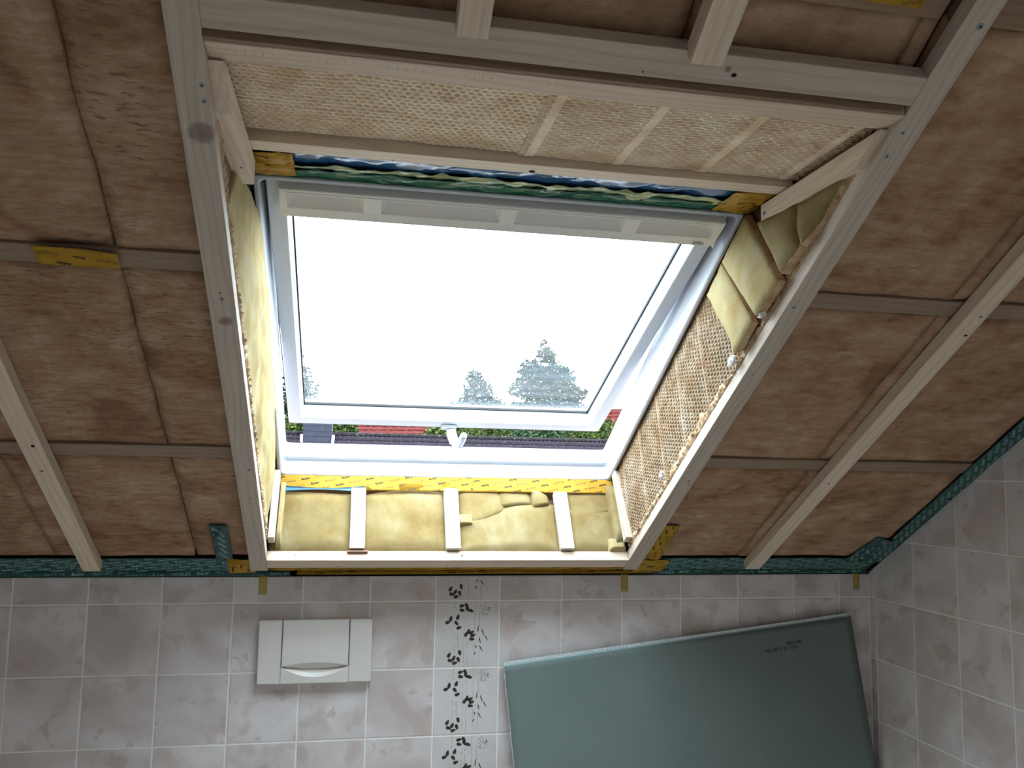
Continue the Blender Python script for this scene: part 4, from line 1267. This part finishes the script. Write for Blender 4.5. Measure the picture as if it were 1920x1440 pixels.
# lower slope without single tiles (hidden below the window frame)
mr = NT('ridge_mortar'); v = mr.coords()
mr.color(mr.ramp(mr.noise(v, 9, 4), [(.4, (0.0074, 0.0062, 0.0068)), (.62, (0.0124, 0.0105, 0.0118)), (.72, (0.0620, 0.0589, 0.0589))])); mr.rough(.9); mr.spec(.05)
V, F = [], []
for j in range(2):
    for i in range(9):
        a_ = math.pi * i / 8
        V.append(Vector(((j - .5) * .40, .13 * math.cos(a_), .10 * math.sin(a_) * (1 + .12 * j))))
for i in range(8): F.append((i, i + 1, 9 + i + 1, 9 + i))
F.append(tuple(range(9))); F.append(tuple(9 + i for i in range(8, -1, -1)))
rm = mesh_from(V, F, True); rm.materials.append(mr.m)
for i in range(36): obj('ridge_tile', rm, None, nb, Matrix.Translation((-3.4 + .39 * i, YR, ZR - .005)))
# chimney with slate cladding, metal flashing
CX0, CX1, CY = -1.80, -.86, 26.35
bm = bmesh.new(); add_box(bm, (CX0, CY, ZR - 1.2), (CX1, CY + 1.0, ZR + .62))
ch = obj('chimney', bm_mesh(bm), plain('slate_backing', (.05, .05, .06), .8, .2), nb, Matrix())
sk = NT('slate'); v = sk.coords(); sk.color(sk.ramp(sk.noise(v, 5, 3), [(.3, (0.0136, 0.0143, 0.0211)), (.7, (0.0198, 0.0205, 0.0291))])); sk.rough(.7); sk.spec(.08)
sw, sh = .188, .175
sm_ = box_mesh(sw - .002, .010, sh + .03, .001, 1); sm_.materials.append(sk.m)
for r in range(9):
    for i in range(5):
        obj('slate', sm_, None, ch, Matrix.Translation((CX0 + sw * (i + .5), CY - .010, ZR - .95 + sh * (r + .5))) @ Matrix.Rotation(R(-3), 4, 'X'))
mf = plain('zinc_flashing', (.42, .44, .50), .4, .5, .3)
for x in (CX0 - .045, CX1 + .045):
    bm = bmesh.new(); add_box(bm, (x - .045, -.02, -.5), (x + .045, .02, .13)); obj('flashing', bm_mesh(bm), mf, nb, Matrix.Translation((0, CY + .15, ZR - .15)) @ Matrix.Rotation(R(-20), 4, 'X'))
# red tiled house further back
rh = empty('red_roof_house', HP(10, 58, -3.2)); tag(rh, 'distant house with red tiled roof behind the dark ridge', 'building')
bm = bmesh.new()
rx0, rx1, ry, rz = -2.2, 30.0, 58.0, Z0 + 5.25
RM = Matrix.Translation((19, 58, 0)) @ Matrix.Rotation(R(-22), 4, 'Z') @ Matrix.Translation((-19, -58, 0))
for i in range(18):
    dz, dy = .30, .42
    y0, z0 = ry - dy * i, rz - dz * i
    N_ = 130
    top = [bm.verts.new((rx0 + (rx1 - rx0) * q / N_, y0, z0 + .03 * math.cos(q * 2.1))) for q in range(N_ + 1)]
    bot = [bm.verts.new((rx0 + (rx1 - rx0) * q / N_, y0 - dy, z0 - dz + .06 + .05 * (q % 2))) for q in range(N_ + 1)]
    lip = [bm.verts.new((v_.co.x, v_.co.y, v_.co.z - .10)) for v_ in bot]
    for q in range(N_):
        bm.faces.new((top[q], top[q+1], bot[q+1], bot[q])); bm.faces.new((bot[q], bot[q+1], lip[q+1], lip[q]))
for a_, b_ in ((rx0 + .05, rx1 - .05),):
    vv = [bm.verts.new(q) for q in ((a_, ry, rz - .10), (b_, ry, rz - .10), (b_, ry - .42 * 18, rz - .30 * 18 - .10), (a_, ry - .42 * 18, rz - .30 * 18 - .10))]; bm.faces.new(vv)
k = NT('red_clay_tile'); v = k.coords(rnd=False)
k.color(k.ramp(k.noise(v, 3, 3), [(.3, (0.0372, 0.0081, 0.0068)), (.7, (0.0527, 0.0124, 0.0105))])); k.rough(.9); k.spec(.03)
tag(obj('roof', bm_mesh(bm), k.m, rh, RM), kind='stuff')
bm = bmesh.new(); add_box(bm, (rx0 + .4, ry - 7.0, -3.2), (rx1 - .4, ry + 6, rz - 5.6)); obj('house_wall', bm_mesh(bm), M_plaster, rh, RM)
bm = bmesh.new(); add_box(bm, (rx0, ry - .15, rz - .10), (rx1, ry + .15, rz + .09)); obj('ridge', bm_mesh(bm), plain('dark_red_ridge', (.06, .02, .02), .8, .2), rh, RM)

# trees and bushes
def leaf_mat(name, c1, c2, c3):
    k = NT(name); v = k.coords(rnd=False)
    g_ = k.n('ShaderNodeNewGeometry')
    k.color(k.ramp(g_.outputs['Random Per Island'], [(.0, c1), (.55, c2), (1.0, c3)])); k.rough(.7); k.spec(.06)
    return k.m
ML1 = leaf_mat('dark_green_leaves', (0.0056, 0.0124, 0.0074), (0.0093, 0.0186, 0.0112), (0.0186, 0.0310, 0.0161))
ML2 = leaf_mat('fresh_green_leaves', (0.0074, 0.0186, 0.0050), (0.0223, 0.0372, 0.0087), (0.0744, 0.0806, 0.0155))
M_bark = plain('brown_bark', (.08, .055, .04), .9, .1)
def foliage(blobs, count, size, seed):
    rr = random.Random(seed)
    V, F = [], []
    vol = [b[3] * b[4] * b[5] for b in blobs]; tv = sum(v ** .67 for v in vol)
    for b, vo in zip(blobs, vol):
        for i in range(int(count * vo ** .67 / tv)):
            d = Vector((rr.gauss(0, 1), rr.gauss(0, 1), rr.gauss(0, 1))).normalized() * (rr.random() ** .35)
            p = Vector((b[0] + d.x * b[3], b[1] + d.y * b[4], b[2] + d.z * b[5]))
            e1 = Vector((rr.gauss(0, 1), rr.gauss(0, 1), rr.gauss(0, .5))).normalized()
            e2 = e1.cross(Vector((rr.gauss(0, 1), rr.gauss(0, 1), rr.gauss(0, 1)))).normalized()
            s_ = size * rr.uniform(.6, 1.4); k_ = len(V)
            V += [p - e1 * s_, p + e2 * s_ * .55, p + e1 * s_, p - e2 * s_ * .55]
            F.append((k_, k_ + 1, k_ + 2, k_ + 3))
    return mesh_from(V, F)
def tree(name, label, cat, base, blobs, count, size, seed, mat, trunk_h, tr):
    e = empty(name, base); tag(e, label, cat, 'trees beyond the roofs')
    obj('crown', foliage(blobs, count, size, seed), mat, e, Matrix.Translation(base))
    pts = [Vector((0, 0, trunk_h * i / 6)) + Vector((.1 * math.sin(i), .1 * math.cos(i * 2), 0)) * (i > 0) for i in range(7)]
    obj('trunk', tube(pts, [tr * (1 - .11 * i) for i in range(7)], 8), M_bark, e, Matrix.Translation(base))
rr = random.Random(3)
GZ = -3.2
def cone_blobs(h0, h1, w0, n, seed, dx=0.0):
    r_ = random.Random(seed); out = []
    for i in range(n):
        t = i / (n - 1); wd = w0 * (1 - t) ** .75 + .5
        for q in range(4 if t < .75 else 2):
            a_ = r_.random() * 6.28
            out.append((dx * t + wd * .55 * math.cos(a_) * r_.uniform(.6, 1.1), wd * .5 * math.sin(a_), h0 + (h1 - h0) * t + r_.uniform(-.3, .3), wd * .55, wd * .55, .75))
    return out
tree('tall_tree', 'tall dark broad-based tree seen through the glass beyond the roofs', 'tree', HP(16.3, 70, GZ), cone_blobs(5.2 + 2, Z0 + 11.6 + 3.2, 5.6, 12, 5, .2), 22000, .21, 1, ML1, 13, .5)
tree('round_tree', 'lower fluffy tree beside the tall dark tree behind the glass', 'tree', HP(12.1, 84, GZ), [(q[0] * 1.1, q[1], 4.8 + (q[2] - 4.8) * 1.1, q[3] * 1.1, q[4] * 1.1, q[5] * 1.1) for q in [(0, 0, 9.6, 3.0, 2.2, 2.4), (.5, 0, 12.2, 1.5, 1.3, 1.6), (-1.7, 0, 8.6, 1.3, 1.3, 1.4), (2.0, 0, 10.4, 1.5, 1.3, 1.6), (0.1, 0, 13.6, .8, .7, .9), (2.6, 0, 9.0, 1.6, 1.5, 2.0)]], 8000, .21, 2, ML1, 11, .35)
tree('conifer', 'ragged conifer at the pane edge beyond the slate chimney', 'tree', HP(-4.6, 70, GZ), cone_blobs(6.5, Z0 + 9.4 + 3.2, 3.5, 10, 8, .1), 9000, .18, 3, ML1, 11, .35)
for i, (x, y, w, h, lab) in enumerate(((-3.1, 40, 1.1, 2.9, 'green bush beyond the ridge between frame and chimney'), (-.7, 40, .85, 2.75, 'yellow-green bush beside the slate chimney'), (4.9, 42, 1.3, 2.7, 'yellow-green bush in front of the red roof near the handle'), (7.87, 46, 1.7, 3.10, 'leafy green bush behind the ridge in the middle of the gap'), (9.8, 42, 1.7, 2.85, 'dark green bush behind the ridge further along the gap'), (13.76, 46, 1.7, 3.48, 'tall green bush in front of the red roof at the gap end'))):
    hh = Z0 + h + (.28 if i > 1 else .1) - GZ
    tree('bush', lab, 'bush', HP(x, y, GZ), [(0, 0, hh - 1.0, w, w, 1.15), (w * .5, 0, hh - .7, w * .6, w * .6, .8), (-w * .5, .2, hh - .9, w * .6, w * .6, .8), (0, 0, hh - 2.6, w, w, 1.6)], 5200, .10, 20 + i, ML2 if i != 4 else leaf_mat('mid_green_leaves', (0.0062, 0.0174, 0.0074), (0.0124, 0.0279, 0.0112), (0.0279, 0.0434, 0.0136)), hh - 2, .12)
